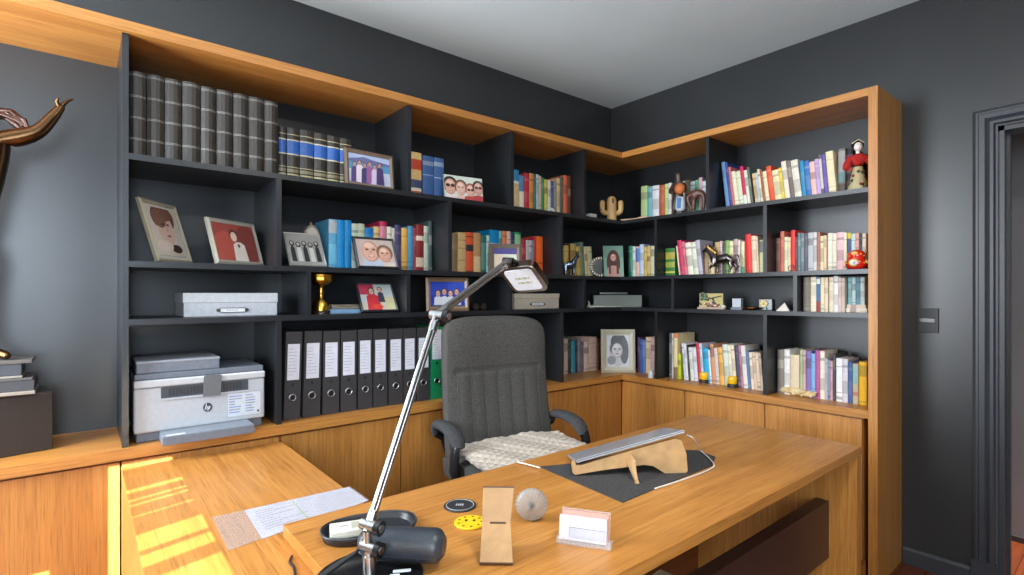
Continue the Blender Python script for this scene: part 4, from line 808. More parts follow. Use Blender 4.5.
# low right bay trinkets
p = local(711.5, 311, -.27, Z3, 'B')
t = thing('relief_scene', 'small painted relief scene with trees standing in the low middle bay', 'ornament', (p.x, p.y, Z3+.0003), -PI/2+.06)
hw = (yb(698, -.27)-yb(724, -.27))/2
MB().box(-hw*.95, hw*.8, .006, .014, .012, .094, (190, 172, 110)).build('painted_panel', PAPER, t, .001)
m = MB(); rr = random.Random(9)
for k in range(46):
    m.ball((-hw*.8+hw*.9*rr.random()*rr.random(), .003, .055+.04*rr.random()), (.007, .005, .007), ((70, 96, 80), (120, 140, 110), (60, 74, 66))[k % 3], 8, 6)
for k in range(30): m.ball((-hw*.9+hw*1.6*rr.random(), .002, .014+.022*rr.random()), (.006, .005, .006), ((190, 130, 110), (226, 210, 190), (140, 110, 96), (80, 70, 60))[k % 4], 8, 6)
m.prism([(-.01, .06), (hw*.7, .076), (hw*.7, .082), (-.01, .067)], .002, .006, 'xz', (60, 60, 40)); m.prism([(-.02, .018), (.012, .055), (.04, .018)], .002, .006, 'xz', (80, 74, 80)); m.build('relief', PAINT, t)
MB().box(-hw, hw, -.014, .016, 0, .012, (186, 160, 140)).build('base', PAINT, t, .002)
m = MB(); m.ball((hw*.9, -.008, .016), (.016, .010, .012), (206, 200, 186)); m.build('stone', PAINT, t)
p = local(737, 311, -.27, Z3, 'B')
t = thing('card_stand', 'small pale grey square plaque in a black stand', 'plaque', (p.x, p.y, Z3+.0003), -PI/2+.05)
MB().box(-.027, .023, -.002, .003, .014, .064, (186, 192, 200)).build('plaque', PAPER, t, .001)
MB().box(-.030, .034, .0035, .022, 0, .068, (24, 24, 28)).build('stand_back', GLOSS, t, .001); MB().box(-.032, .034, -.014, .003, 0, .013, (120, 122, 138)).build('stand_foot', GLOSS, t, .001)
p = local(752, 311, -.28, Z3, 'B')
t = thing('copper_dish', 'small shallow copper dish on the low middle bay shelf', 'dish', (p.x, p.y+.004, Z3+.0003))
MB().lathe([(.020, 0), (.034, .004), (.042, .012), (.044, .015), (.040, .013), (.03, .007), (.006, .006)], 28, col=(196, 130, 70)).build('dish', METAL, t)
p = local(765, 311, -.24, Z3, 'B')
t = thing('flower_box', 'black square box with a cream flower on its front', 'box', (p.x, p.y-.002, Z3+.0003), -PI/2+.1)
MB().box(-.036, .036, 0, .05, 0, .062, (26, 26, 28)).build('box_body', GLOSS, t, .002)
m = MB()
for k in range(6):
    a = k*PI/3; m.ball((-.008+.013*math.cos(a), -.004, .036+.013*math.sin(a)), (.010, .004, .010), (226, 206, 150), 10, 8)
m.ball((-.008, -.007, .036), (.007, .004, .007), (200, 160, 80), 10, 8); m.build('flower', PAINT, t); m = MB().prism([(.002, .004), (.012, .004), (.006, .022)], -.004, 0, 'xz', (60, 110, 120)); m.build('leaf', PAINT, t)
p = local(783.5, 313, -.30, Z3, 'B')
t = thing('paper_pyramid', 'little white pyramid ornament beside the divider of the low bay', 'ornament', (p.x, p.y, Z3+.0003), -PI/2+.2)
m = MB(); a = .033; m.add([(-a, -.02, 0), (a, -.02, 0), (a*.9, .03, 0), (-a*.9, .03, 0), (.004, .004, .044)], [(0, 3, 2, 1), (0, 1, 4), (1, 2, 4), (2, 3, 4), (3, 0, 4)], (222, 212, 200)); m.build('pyramid', PAPER, t)
p = local(866, 311, -.26, Z3, 'B')
# yellow pots, white bottle, driftwood carving
for u, v_, pl in ((705, 382.5, -.25), (733.3, 387, -.255)):
    q = on(u, v_, 'z', ZC); s_ = (q-CAM).dot(cF)/FPX
    t = thing('yellow_pot', ('small yellow pot with black base by the blue-spined book' if u < 720 else 'small yellow pot with black base by the cream books'), 'pot', (q.x-.010, q.y, ZC+.0003), 0, 'yellow pots on the worktop')
    t.scale = (1.4, 1.4, 1.3)
    MB().lathe([(.020, 0), (.021, .012), (.019, .015)], 20, col=(38, 36, 30)).build('base', PAINT, t)
    MB().lathe([(.0155, .015), (.0185, .018), (.0185, .045), (.016, .049), (.003, .050)], 20, col=(240, 186, 30)).build('pot_body', GLOSS, t)
q = on(650.8, 378, 'z', ZC)
t = thing('white_bottle', 'tiny white bottle ornament at the edge of the worktop', 'bottle', (q.x, q.y, ZC+.0003))
MB().lathe([(.015, 0), (.016, .006), (.0155, .028), (.010, .038), (.0075, .046)], 18, col=(220, 222, 222)).build('bottle_body', GLOSS, t); MB().lathe([(.009, .046), (.009, .056), (.004, .058)], 16, col=(196, 190, 176)).build('cap', GLOSS, t)
q = on(799, 396, 'z', ZC)
t = thing('driftwood_carving', 'cream gnarled carving lying before the books by the end panel', 'carving', (q.x, q.y, ZC+.0003), -PI/2-.12)
m = MB(); CC = (226, 202, 150); rr = random.Random(3)
m.tube([(-.10, 0, .014), (-.085, -.004, .022), (-.05, .0, .024), (-.01, 0, .022), (.03, .002, .017), (.06, .0, .020), (.085, 0, .018)], [.008, .014, .020, .021, .016, .017, .008], 12, CC)
for k in range(30): m.ball((-.09+.18*rr.random(), -.016+.010*rr.random(), .007+.026*rr.random()), (.009, .007, .008), mixrgb(CC, (150, 110, 70), .35*rr.random()), 8, 6)
m.tube([(.075, 0, .02), (.088, -.004, .032), (.095, -.004, .034)], [.008, .006, .002], 8, CC); m.tube([(-.03, -.012, .02), (-.02, -.02, .008), (-.01, -.024, .004)], [.007, .005, .003], 8, CC); m.build('carved_wood', PAINT, t)

# ================================================================== PRINTER
t = thing('printer', 'white multifunction laser printer with grey scanner lid on the worktop', 'printer', (-2.823, -.355, ZC+.0003)); t.scale = (.95, 1, 1.055)
PWH = (176, 179, 184); PG = (104, 111, 122); PD = (84, 90, 100)
MB().box(-.222, .222, .012, .30, .0, .034, PG).build('base', PAINT, t, .004)
MB().box(-.231, .231, 0, .31, .032, .188, PWH).build('body', GLOSS, t, .008, seg=3)
m = MB().box(-.231, .231, -.006, .31, .1885, .215, (184, 186, 190)); m.build('control_panel', GLOSS, t, .005)
m = MB().box(-.145, .165, -.0015, .02, .147, .186, (62, 66, 74)).box(-.145, .165, -.004, -.001, .141, .147, (176, 180, 186))
for k in range(11): m.box(-.12+k*.012, -.113+k*.012, -.003, 0, .155, .180, (44, 46, 52))
for k in range(6): m.box(.07+k*.012, .077+k*.012, -.003, 0, .155, .180, (44, 46, 52))
m.build('paper_slot', PAINT, t)
m = MB().prism([(-.004, .140), (.058, .140), (.064, .212), (.056, .2155), (.006, .2155), (-.001, .212)], -.012, -.006, 'xz', (104, 106, 110)); m.build('output_flap', GLOSS, t, .002)
m = MB().box(-.228, .226, .004, .30, .2155, .236, PG); m.build('scanner_lid', PAINT, t, .004)
m = MB().box(-.222, .06, .012, .27, .236, .276, (112, 119, 130)).box(-.224, .062, .010, .272, .270, .280, (146, 152, 160)); m.build('document_feeder', PAINT, t, .004)
m = MB().box(-.15, .165, -.105, .02, .003, .030, (108, 115, 126)).box(-.148, .163, -.103, .018, .030, .033, (126, 133, 143)).box(-.138, -.075, -.098, -.08, .033, .0345, (200, 204, 208)); m.build('paper_tray', PAINT, t, .003)
m = MB().box(.084, .214, -.0015, .001, .052, .140, (196, 200, 206)).box(.084, .214, -.002, -.001, .138, .140, (150, 154, 162)).box(.084, .086, -.002, -.001, .052, .140, (150, 154, 162)); rr = random.Random(2)
for c_ in range(2):
    for k in range(7): m.box(.092+c_*.062, .092+c_*.062+.02+.03*rr.random(), -.002, -.001, .125-k*.010, .129-k*.010, ((120, 140, 190), (140, 144, 156))[k % 2])
m.box(.2, .208, -.002, -.001, .058, .066, (70, 70, 80)); m.build('sticker', PAPER, t)
# round maker's badge with slanted letters h and p
m = MB(); cx, cz, R_ = .014, .098, .0165; m.prism([(cx+x, cz+z) for x, z in ell(0, 0, R_, R_, 28)], -.0016, .0005, 'xz', (70, 74, 84))
def stroke(x0, z0, x1, z1, w_): m.prism([(cx+x0-w_, cz+z0), (cx+x0+w_, cz+z0), (cx+x1+w_, cz+z1), (cx+x1-w_, cz+z1)], -.0021, -.0015, 'xz', (226, 228, 232))
stroke(-.0098, -.008, -.0040, .0135, .0011); stroke(-.0034, -.008, -.0012, .001, .0011); m.prism([(cx-.0072, cz+.0035), (cx-.0012, cz+.0035), (cx-.0006, cz+.001), (cx-.0016, cz+.001), (cx-.0022, cz+.0018), (cx-.0076, cz+.0018)], -.0021, -.0015, 'xz', (226, 228, 232))
stroke(.0000, -.0135, .0044, .0035, .0011); stroke(.0062, -.006, .0084, .002, .0011)
m.prism([(cx+.0044, cz+.0035), (cx+.0086, cz+.0035), (cx+.0094, cz+.0018), (cx+.0038, cz+.0018)], -.0021, -.0015, 'xz', (226, 228, 232)); m.prism([(cx+.002, cz-.0062), (cx+.0066, cz-.0062), (cx+.007, cz-.0078), (cx+.0016, cz-.0078)], -.0021, -.0015, 'xz', (226, 228, 232)); m.build('badge', GLOSS, t)

# ================================================================== STATUE AND BOX
t = thing('pedestal_box', 'dark grey box standing under the bronze statue at the left edge', 'box', (-3.264, -.239, ZC+.0003), math.radians(13))
MB().box(-.40, 0, 0, .19, 0, .198, (50, 46, 44)).build('box_body', LEATH, t, .003); MB().box(-.402, .002, -.002, .192, .198, .204, (44, 42, 42)).build('lid', PAINT, t, .002)
ZB = ZC+.2045
t = thing('statue', 'bronze figure with outstretched arm on stacked stone slabs at left edge', 'statue', (-3.44, -.20, ZB+.0003))
MB().box(-.17, .132, -.085, .085, 0, .012, (150, 140, 128)).box(-.168, .130, -.083, .083, .012, .048, (62, 62, 66)).box(-.17, .126, -.085, .085, .048, .056, (84, 80, 78)).build('plinth_slab', PAINT, t, .002)
MB().box(-.15, .100, -.075, .075, .0565, .064, (150, 140, 128)).box(-.148, .098, -.073, .073, .064, .104, (66, 68, 74)).box(-.15, .124, -.078, .078, .104, .116, (90, 84, 80)).build('plinth_slab', PAINT, t, .002)
BZ = (98, 70, 46); z0 = .116
K_ = 1.14
figurine_skin('figure_body', [((p[0], p[1], p[2]*K_), r) for p, r in [((-.03, 0, .52), .055), ((.002, -.005, .61), .050), ((.022, -.02, .685), .064), ((.005, -.005, .752), .042), ((-.01, 0, .80), .022), ((-.03, 0, .835), .036), ((-.036, 0, .875), .040), ((-.036, 0, .91), .022),
    ((.045, -.025, .752), .040), ((.09, -.035, .763), .034), ((.138, -.045, .782), .025), ((.178, -.05, .840), .019), ((.194, -.05, .866), .014), ((.201, -.05, .877), .014),
    ((-.06, .0, .75), .028), ((-.15, .03, .72), .022), ((-.22, .05, .74), .017), ((-.245, .055, .745), .012),
    ((.0, -.01, .41), .046), ((-.005, -.015, .28), .034), ((.0, -.01, .19), .027), ((.02, 0, .126), .019), ((.055, -.035, .116), .016), ((.066, -.055, .112), .010),
    ((-.055, .01, .41), .044), ((-.085, .03, .29), .033), ((-.10, .03, .2), .028), ((-.11, .03, .126), .018), ((-.10, -.0, .114), .015)]],
    [(0, 1), (1, 2), (2, 3), (3, 4), (4, 5), (5, 6), (6, 7), (2, 8), (8, 9), (9, 10), (10, 11), (11, 12), (12, 13), (2, 14), (14, 15), (15, 16), (16, 17), (0, 18), (18, 19), (19, 20), (20, 21), (21, 22), (22, 23), (0, 24), (24, 25), (25, 26), (26, 27), (27, 28)], METAL, t, BZ, 2)
m = MB()
hx, hy, hz = .200, -.05, .996
for a, l_, dy in ((.95, .042, -.006), (1.25, .020, .003), (1.5, .018, .010), (1.75, .016, .016)):
    m.tube([(hx, hy+dy*.6, hz), (hx+l_*.6*math.cos(a), hy+dy, hz+l_*.6*math.sin(a)), (hx+l_*math.cos(a*.85), hy+dy*1.2, hz+l_*math.sin(a*.85))], [.007, .0058, .0035], 8, BZ)
m.tube([(hx-.006, hy-.004, hz-.006), (hx-.014, hy-.012, hz+.010), (hx-.010, hy-.014, hz+.022)], [.007, .0055, .0035], 8, BZ)
m.build('fingers', METAL, t)
m = MB(); rr = random.Random(12)
for k in range(40):
    f = rr.random(); y_ = .012+.03*rr.random()
    x0_, z0_ = -.02+.02*rr.random(), .955+.03*(rr.random()-.5)
    x1_, z1_ = .04+.03*f, .958+.024*(rr.random()-.5)
    x2_, z2_ = .078+.022*f, .930+.03*(rr.random()-.5)
    m.tube([(x0_, y_, z0_), (x1_, y_+.006*math.sin(k), z1_), (x2_, y_-.006*math.sin(k), z2_), (.098+.034*rr.random(), y_, .872+.035*rr.random())], [.010, .009, .008, .002], 6, (118, 92, 84))
m.build('hair', METAL, t)

# ================================================================== OFFICE CHAIR
CH = (84, 81, 77)
t = thing('office_chair', 'high-backed grey fabric office chair behind the desk', 'chair', (-1.683, -.93, 0), math.radians(-9))
def backf(front):
    def fn(a, b_):
        z = .50+.735*b_; s_ = 2*a-1
        w_ = .279-.012*b_; top = max(0, (b_-.88)/.12); w_ *= 1-.13*top**2.6; w_ *= 1-.05*max(0, (.1-b_)/.1)
        zz = z-(.022*abs(s_)**4)*top
        yc = .222+.098*b_+.02*math.sin(b_*PI)
        edge = 1-abs(s_)**4; e2 = min(1, (1-b_)/.06)**.5 if b_ > .94 else 1
        th = (.028+.030*edge)*(.35+.65*e2)
        pad = 0
        if front and .12 < b_ < .655 and abs(s_) < .8:
            ph = (s_+.8)/1.6*6; pad = .0036*abs(math.sin(ph*PI))**.6
        if front: pad += .010*math.exp(-((b_-.81)/.11)**2)-.009*math.exp(-((b_-.659)/.011)**2)*(1 if abs(s_) < .85 else 0)
        curve = .03*s_*s_
        return (w_*s_, yc-curve-(th+pad) if front else yc-curve+th*.7, zz)
    return fn
m = MB(); NU, NV = 60, 56
m.grid(backf(True), NU, NV, CH); 
fb = backf(False); m.grid(lambda a, b_: fb(1-a, b_), NU, NV, (60, 60, 62))
ff = backf(True)
def rim(fn1, fn2, n, col):
    vs = [fn1(i/n) for i in range(n+1)]+[fn2(i/n) for i in range(n+1)]
    m.add(vs, [(i, i+1, n+1+i+1, n+1+i) for i in range(n)], col, True)
rim(lambda f: ff(0, f), lambda f: fb(0, f), NV, CH); rim(lambda f: ff(1, f), lambda f: fb(1, f), NV, CH); rim(lambda f: ff(f, 1), lambda f: fb(f, 1), NU, CH); rim(lambda f: ff(f, 0), lambda f: fb(f, 0), NU, CH)
m.build('backrest', CLOTH, t, weld=True)
m = MB()
for k in range(7):
    s_ = -.8+1.6*k/6; m.tube([Vector(ff((s_+1)/2, f/20)) + Vector((0, -.0012, 0)) for f in range(3, 14)], .0013, 6, (100, 96, 92))
m.build('stitching', CLOTH, t)
def seatf(a, b_):
    s_, q = 2*a-1, 2*b_-1; k = (abs(s_)**5+abs(q)**5)
    return (.285*s_, -.02+.27*q, .60+.045*(1-min(1, k*.5)) - (.04 if q < -.9 else 0)*(-q-.9)*10)
m = MB(); m.grid(seatf, 30, 30, CH); m.grid(lambda a, b_: (.28*(1-2*a), -.02+.265*(2*b_-1), .53), 10, 10, (40, 40, 42))
for sgn in (0, 1):
    m.grid(lambda a, b_: tuple(Vector(seatf(sgn, a))*b_+Vector((.28*(2*sgn-1), -.02+.265*(2*a-1), .53))*(1-b_)), 30, 4, CH); m.grid(lambda a, b_: tuple(Vector(seatf(a, sgn))*b_+Vector((.28*(2*a-1), -.02+.265*(2*sgn-1), .53))*(1-b_)), 30, 4, CH)
m.build('seat', CLOTH, t)
for sx in (-1, 1):
    m = MB(); x = .312*sx
    pts = [(x, .255, .685), (x, .25, .72), (x, .215, .742), (x, .155, .748), (x, .09, .746), (x, .035, .734), (x, .002, .712), (x, -.010, .685)]
    if sx < 0: m.M = Matrix.Translation((.012, .045, .012))
    m.tube(pts, [.018, .026, .033, .035, .036, .036, .034, .026], 14, (70, 70, 72), flat=.62)
    a = m.build('armrest', CLOTH, t)
    m = MB()
    if sx < 0: m.M = Matrix.Translation((.012, .045, .006))
    m.tube([(x*1.03, -.003, .70), (x*1.06, -.006, .66), (x*1.06, .0, .60), (x*.98, .02, .535), (x*.8, .04, .52)], .019, 10, (34, 34, 36), flat=1.5); m.tube([(x, .25, .70), (x*.86, .262, .67), (x*.78, .27, .60), (x*.6, .16, .53)], .013, 10, (34, 34, 36), flat=1.4)
    m.build('arm_bracket', GLOSS, a)
MB().box(-.1, .1, -.12, .12, .49, .53, (36, 36, 38)).build('mechanism', PAINT, t, .005)
m = MB(); m.tube([(0, .1, .51), (0, .27, .54), (0, .345, .64), (0, .34, .8)], .02, 8, (36, 36, 38), flat=.6); m.build('back_bar', PAINT, t)
m = MB(); m.tube([(0, 0, .10), (0, 0, .26)], .03, 16, (40, 40, 42)); m.tube([(0, 0, .26), (0, 0, .50)], .016, 16, (150, 150, 154)); m.build('gas_column', METAL, t)
for k in range(5):
    a = 2*PI*k/5+.3; c_, s_ = math.cos(a), math.sin(a)
    m = MB(); m.tube([(.02*c_, .02*s_, .115), (.18*c_, .18*s_, .105), (.30*c_, .30*s_, .08)], [.028, .022, .016], 10, (40, 40, 42)); lg = m.build('base_leg', GLOSS, t)
    m = MB(); m.tube([(.30*c_-.02*s_, .30*s_+.02*c_, .027), (.30*c_+.02*s_, .30*s_-.02*c_, .027)], .027, 14, (24, 24, 26)); m.tube([(.30*c_, .30*s_, .03), (.30*c_, .30*s_, .085)], .008, 8, (60, 60, 62)); m.build('caster', GLOSS, lg)
# knitted cream throw on the seat
WOOL = (230, 215, 198)
def throwf(a, b_):
    s_, q = 2*a-1, 2*b_-1
    x = -.008+.276*s_+.006*math.sin(q*5); y = -.092+.246*q+.005*math.sin(s_*5)-.028*s_*s_*max(0, q)
    kx, ky = x*math.cos(.6)+y*math.sin(.6), -x*math.sin(.6)+y*math.cos(.6)
    kn = .0045*abs(math.sin(kx*75))*abs(math.sin(ky*95))
    z = .672+.012*max(0, q)**2+kn+.004*math.sin(s_*9+q*4)-.010*max(0, abs(s_)-.8)*5*.5
    if q < -.86: z -= .03*(-q-.86)/.14
    return (x, y, z)
m = MB(); m.grid(throwf, 110, 100, WOOL); m.grid(lambda a, b_: (lambda p: (p[0], p[1], p[2]-.010))(throwf(1-a, b_)), 40, 40, WOOL)
m.M = Matrix()
sh = m.build('seat_throw', CLOTH, None, fix=False); sh.location = (-1.683, -.93, .0); sh.rotation_euler = (0, 0, math.radians(-9)); tag(sh, 'cream knitted throw spread over the office chair seat', 'throw')

# ================================================================== DESK LAMP
J0 = on(367.5, 531, 'y', -1.66); J1 = Vector((-2.533, -1.60, 1.2918)); J2 = Vector((-2.180, -1.430, 1.4395))
b0 = Vector((J0.x, -1.670, ZD+.0003))
t = thing('desk_lamp', 'chrome articulated desk lamp with square head and black round base', 'lamp', b0); CR_ = (176, 175, 174); BLK = (24, 24, 26)
MB().lathe([(.104, 0), (.108, .002), (.108, .006), (.104, .0085), (.03, .010), (.01, .010)], 48, col=BLK).build('lamp_base', GLOSS, t)
m = MB(); m.tube([(0, 0, .0095), (0, .004, .045)], .013, 16, CR_); m.tube([(0, .004, .045), J0-b0], .009, 14, CR_); m.build('base_post', METAL, t)
def joint(P_, axis, name):
    m = MB(); ax = Vector(axis).normalized()
    m.tube([P_-b0-ax*.020, P_-b0+ax*.016], .0115, 18, CR_); a = m.build(name, METAL, t)
    m = MB(); m.tube([P_-b0-ax*.032, P_-b0-ax*.020], .0155, 18, BLK); m.build('knob', GLOSS, a); m = MB(); m.tube([P_-b0-ax*.034, P_-b0-ax*.032], .008, 14, (190, 180, 176)); m.build('knob_cap', METAL, a)
nrm = (J1-J0).cross(J2-J1).normalized()
if nrm.dot(CAM-J1) > 0: nrm = -nrm
joint(J0+Vector((.002, 0, .012)), nrm, 'lower_joint'); joint(J0+Vector((0, -.004, -.030)), nrm, 'lower_joint'); joint(J1, nrm, 'elbow_joint')
def arm(A, B, name, ra):
    d = (B-A).normalized(); side = d.cross(nrm).normalized(); m = MB()
    for sg in (-1, 1): m.tube([A-b0+side*sg*.0062, B-b0+side*sg*.0062], ra, 12, CR_)
    for f in (.06, .94): q = A.lerp(B, f)-b0; m.tube([q-d*.012, q+d*.012], .0115, 14, CR_)
    m.build(name, METAL, t)
arm(J0, J1, 'lower_arm', .0056); arm(J1, J2, 'upper_arm', .0056)
fwd, rgt, up = cF.copy(), cR.copy(), Vector((0, 0, 1))
m = MB(); q = J2-b0; m.tube([q-nrm*.016, q+nrm*.016], .0135, 18, (84, 80, 78)); m.tube([q, q+rgt*.022-up*.003+fwd*.01], .011, 12, (70, 66, 64)); m.build('head_joint', METAL, t)
e1 = (rgt*24+up*2-fwd*14).normalized(); e2 = (rgt*13-up*17+fwd*20); e2 = (e2-e1*e2.dot(e1)).normalized(); n_ = e1.cross(e2)
if n_.dot(CAM-J2) < 0: n_ = -n_
e1 = e2.cross(n_)
hc = CAM+ray(523.6, 279.5)*((J2-CAM).dot(cF)+.045)-b0
HM = Matrix.Translation(hc) @ Matrix((e1, e2, n_)).transposed().to_4x4()
def rr_poly(hx, hy, r): return [(sx*(hx-r)+r*math.cos(a), sy*(hy-r)+r*math.sin(a)) for sx, sy, a0 in ((1, 1, 0), (-1, 1, PI/2), (-1, -1, PI), (1, -1, 3*PI/2)) for a in [a0+PI/2*k/5 for k in range(6)]]
m = MB(); m.M = HM; m.prism(rr_poly(.062, .063, .022), -.024, -.001, 'xy', (70, 54, 46), True); m.build('lamp_head', METAL, t, .003)
m = MB(); m.M = HM; m.prism(rr_poly(.062, .063, .022), -.001, .002, 'xy', (196, 190, 184), True); m.build('head_rim', METAL, t)
m = MB(); m.M = HM; m.prism(rr_poly(.049, .050, .014), .002, .004, 'xy', (216, 222, 230), True); m.build('diffuser', PAPER, t)
m = MB(); m.M = HM
for r_ in range(2):
    for k in range(5): m.box(-.026+k*.0105, -.018+k*.0105, -.016+r_*.022, -.006+r_*.022, .004, .0046, ((186, 190, 150), (150, 160, 150))[k % 2])
m.build('led_chips', PAPER, t)
m = MB(); A_ = J0-b0; m.tube([A_+Vector((-.004, -.004, .0)), on(364, 542, 'z', .838)-b0, on(356, 552, 'z', .815)-b0], [.002, .003, .0035], 8, BLK)
pE = on(330, 574, 'z', ZD+.03)-b0; pS = on(352, 556, 'z', ZD+.045)-b0
m.tube([on(356, 552, 'z', .815)-b0, on(340, 563, 'z', .800)-b0, on(322, 576, 'z', .789)-b0, on(300, 592, 'z', .774)-b0, on(280, 610, 'z', ZD+.004)-b0], [.0035, .006, .0062, .0035, .003], 10, BLK)
m.build('power_cord', PAINT, t)

# ================================================================== DESK TOP THINGS
ZD0 = ZD+.0003
# felt mat
t = tag(MB().prism([tuple(on(u, v_, 'z', ZD)[:2]) for u, v_ in ((540, 467.4), (575, 464), (660, 450.5), (697, 451), (715.5, 457.6), (712, 466), (656, 489), (622.5, 503))], ZD0, ZD0+.003, 'xy', (72, 70, 70)).build('desk_mat', CLOTH), 'dark grey felt mat lying under the laptop stand', 'desk mat')
ZM = ZD0+.0034
A0 = Vector((-1.990, -1.512, ZM)); B0 = Vector((-1.672, -1.729, ZM)); ax = (B0-A0); L = ax.length; ang = math.atan2(ax.y, ax.x)
t = thing('laptop_stand', 'light plywood laptop stand made of two crossed boards', 'stand', A0, ang); PL = (196, 156, 106)
poly = [(0.004, .008), (.0, .035), (.002, .045), (.010, .046), (.012, .034), (.03, .033), (.20, .078), (.335, .110), (.355, .104), (.372, .06), (.376, .005), (.37, 0), (.30, 0), (.285, .01), (.262, .024), (.235, .029), (.10, .016), (.012, .004)]
MB().prism(poly, -.006, .006, 'xz', PL).build('side_board', PLY, t, .0015)
MB().prism([(-.088, .0), (-.078, .0), (-.058, .03), (-.050, .060), (-.0065, .066), (-.0065, .03), (-.02, .028), (-.04, .02)], .178, .190, 'yz', PL).build('cross_board', PLY, t, .0015)
MB().prism([(.088, .0), (.078, .0), (.058, .03), (.050, .030), (.0065, .044), (.0065, .03), (.02, .028), (.04, .02)], .178, .190, 'yz', PL).build('cross_board', PLY, t, .0015)
sl = math.atan2(.110-.034, .335-.03)
t = thing('laptop', 'closed silver laptop tilted on the plywood stand', 'laptop', A0, ang)
Mt = Matrix.Translation((.014, -.012, .0415)) @ Matrix.Rotation(-sl, 4, 'Y') @ Matrix.Rotation(-.22, 4, 'X')
m = MB(); m.M = Mt; m.box(0, .362, 0, .20, 0, .0055, (150, 152, 158)); m.build('base', GLOSS, t, .003)
m = MB(); m.M = Mt; m.box(0, .362, 0, .20, .006, .0105, (142, 144, 150)); m.build('lid', GLOSS, t, .003)
# white cables
def cable(label, pts, r=.0022, col=(226, 222, 214), name='cable'):
    m = MB(); P_ = [Vector(p) for p in pts]; out = []
    for i in range(len(P_)-1):
        a, b_, c_, d = P_[max(i-1, 0)], P_[i], P_[i+1], P_[min(i+2, len(P_)-1)]
        for k in range(8):
            u = k/8; out.append(.5*((2*b_)+(c_-a)*u+(2*a-5*b_+4*c_-d)*u*u+(3*b_-a-3*c_+d)*u**3))
    out.append(P_[-1]); m.tube(out, r, 8, col); o = m.build(name, PAINT); tag(o, label, 'cable'); return o
zc = ZD0+.0062
cable('white cable arching from the laptop end, then curling along the mat edge', [on(687, 435, 'z', .872), on(693, 438, 'z', .865), on(698, 446, 'z', .82), on(701, 451.5, 'z', .775)+Vector((0, 0, .003)), on(709, 458, 'z', zc+.004), on(714, 464.5, 'z', zc+.004), on(712, 468, 'z', zc), on(700, 473.5, 'z', zc), on(680, 480.5, 'z', zc), on(655, 488.5, 'z', zc)])
cable('short white cable end at the chair side of the desk mat', [on(518, 462.2, 'z', zc), on(528, 464.5, 'z', zc), on(540, 467.8, 'z', zc+.003)], .0024)
cable('black cord looping on the return by the left end of the desk', [on(292, 556, 'z', ZR+.004), on(290, 562, 'z', ZR+.003), on(294, 568, 'z', ZR+.003), on(297, 580, 'z', ZR+.003), on(310, 600, 'z', ZR+.003)], .003, (34, 26, 24))
# card holder
q0, q1 = on(557.5, 541.5, 'z', ZD), on(611.5, 549.5, 'z', ZD); d_ = q1-q0; 
t = thing('card_holder', 'clear acrylic business card holder filled with white cards', 'card holder', ((q0.x+q1.x)/2, (q0.y+q1.y)/2, ZD0), math.atan2(d_.y, d_.x)); hw = d_.length/2
MB().box(-hw, hw, -.012, .034, 0, .005).build('holder_base', ACRYL, t, .001)
m = MB(); m.box(-hw, hw, -.012, -.009, .005, .019); m.build('front_lip', ACRYL, t, .001)
m = MB(); m.M = Matrix.Rotation(-.22, 4, 'X'); m.box(-hw+.003, hw-.006, .018, .021, .002, .074); m.build('back_plate', ACRYL, t, .001)
m = MB(); m.M = Matrix.Rotation(-.22, 4, 'X'); m.box(-hw+.003, hw-.012, -.001, .012, .007, .060, (212, 210, 216)).box(-hw+.026, hw-.014, -.0013, 0, .012, .036, (186, 184, 194)).box(-hw+.026, hw-.014, -.0016, 0, .0345, .0355, (120, 118, 130)).box(-hw+.026, -hw+.027, -.0016, 0, .012, .0355, (120, 118, 130)); m.build('white_cards', PAPER, t)
m = MB(); m.M = Matrix.Rotation(-.22, 4, 'X'); m.box(-hw+.008, hw-.010, .0125, .017, .007, .070, (226, 150, 134)); m.build('pink_cards', PAPER, t)
# crystal paperweight
q = on(532, 523, 'z', ZD); R_ = .0415
t = thing('paperweight', 'round ribbed glass paperweight with amber centre', 'paperweight', (q.x+.004, q.y+.006, ZD0), YAW-PI/2)
m = MB(); n = 72; prof = [(.001, -.016), (.012, -.015), (.024, -.011), (.034, -.006), (.0395, -.001), (R_, .004), (.0395, .009), (.03, .016), (.015, .020), (.001, .021)]
vs = []
for r_, y_ in prof:
    for k in range(n): a = 2*PI*k/n; rr_ = r_*(1+.018*math.cos(24*a)*(r_/R_)); vs.append((rr_*math.cos(a), y_*(1+.16*math.cos(24*a)), R_+.0008+rr_*math.sin(a)))
m.add(vs, [(i*n+k, i*n+(k+1) % n, (i+1)*n+(k+1) % n, (i+1)*n+k) for i in range(len(prof)-1) for k in range(n)], (230, 226, 220), True); m.build('glass_disc', CRYST, t, weld=True)
m = MB(); m.tube([(0, .003, R_), (0, .008, R_)], [.010, .008], 14, (176, 110, 50)); m.build('amber_core', PAINT, t)
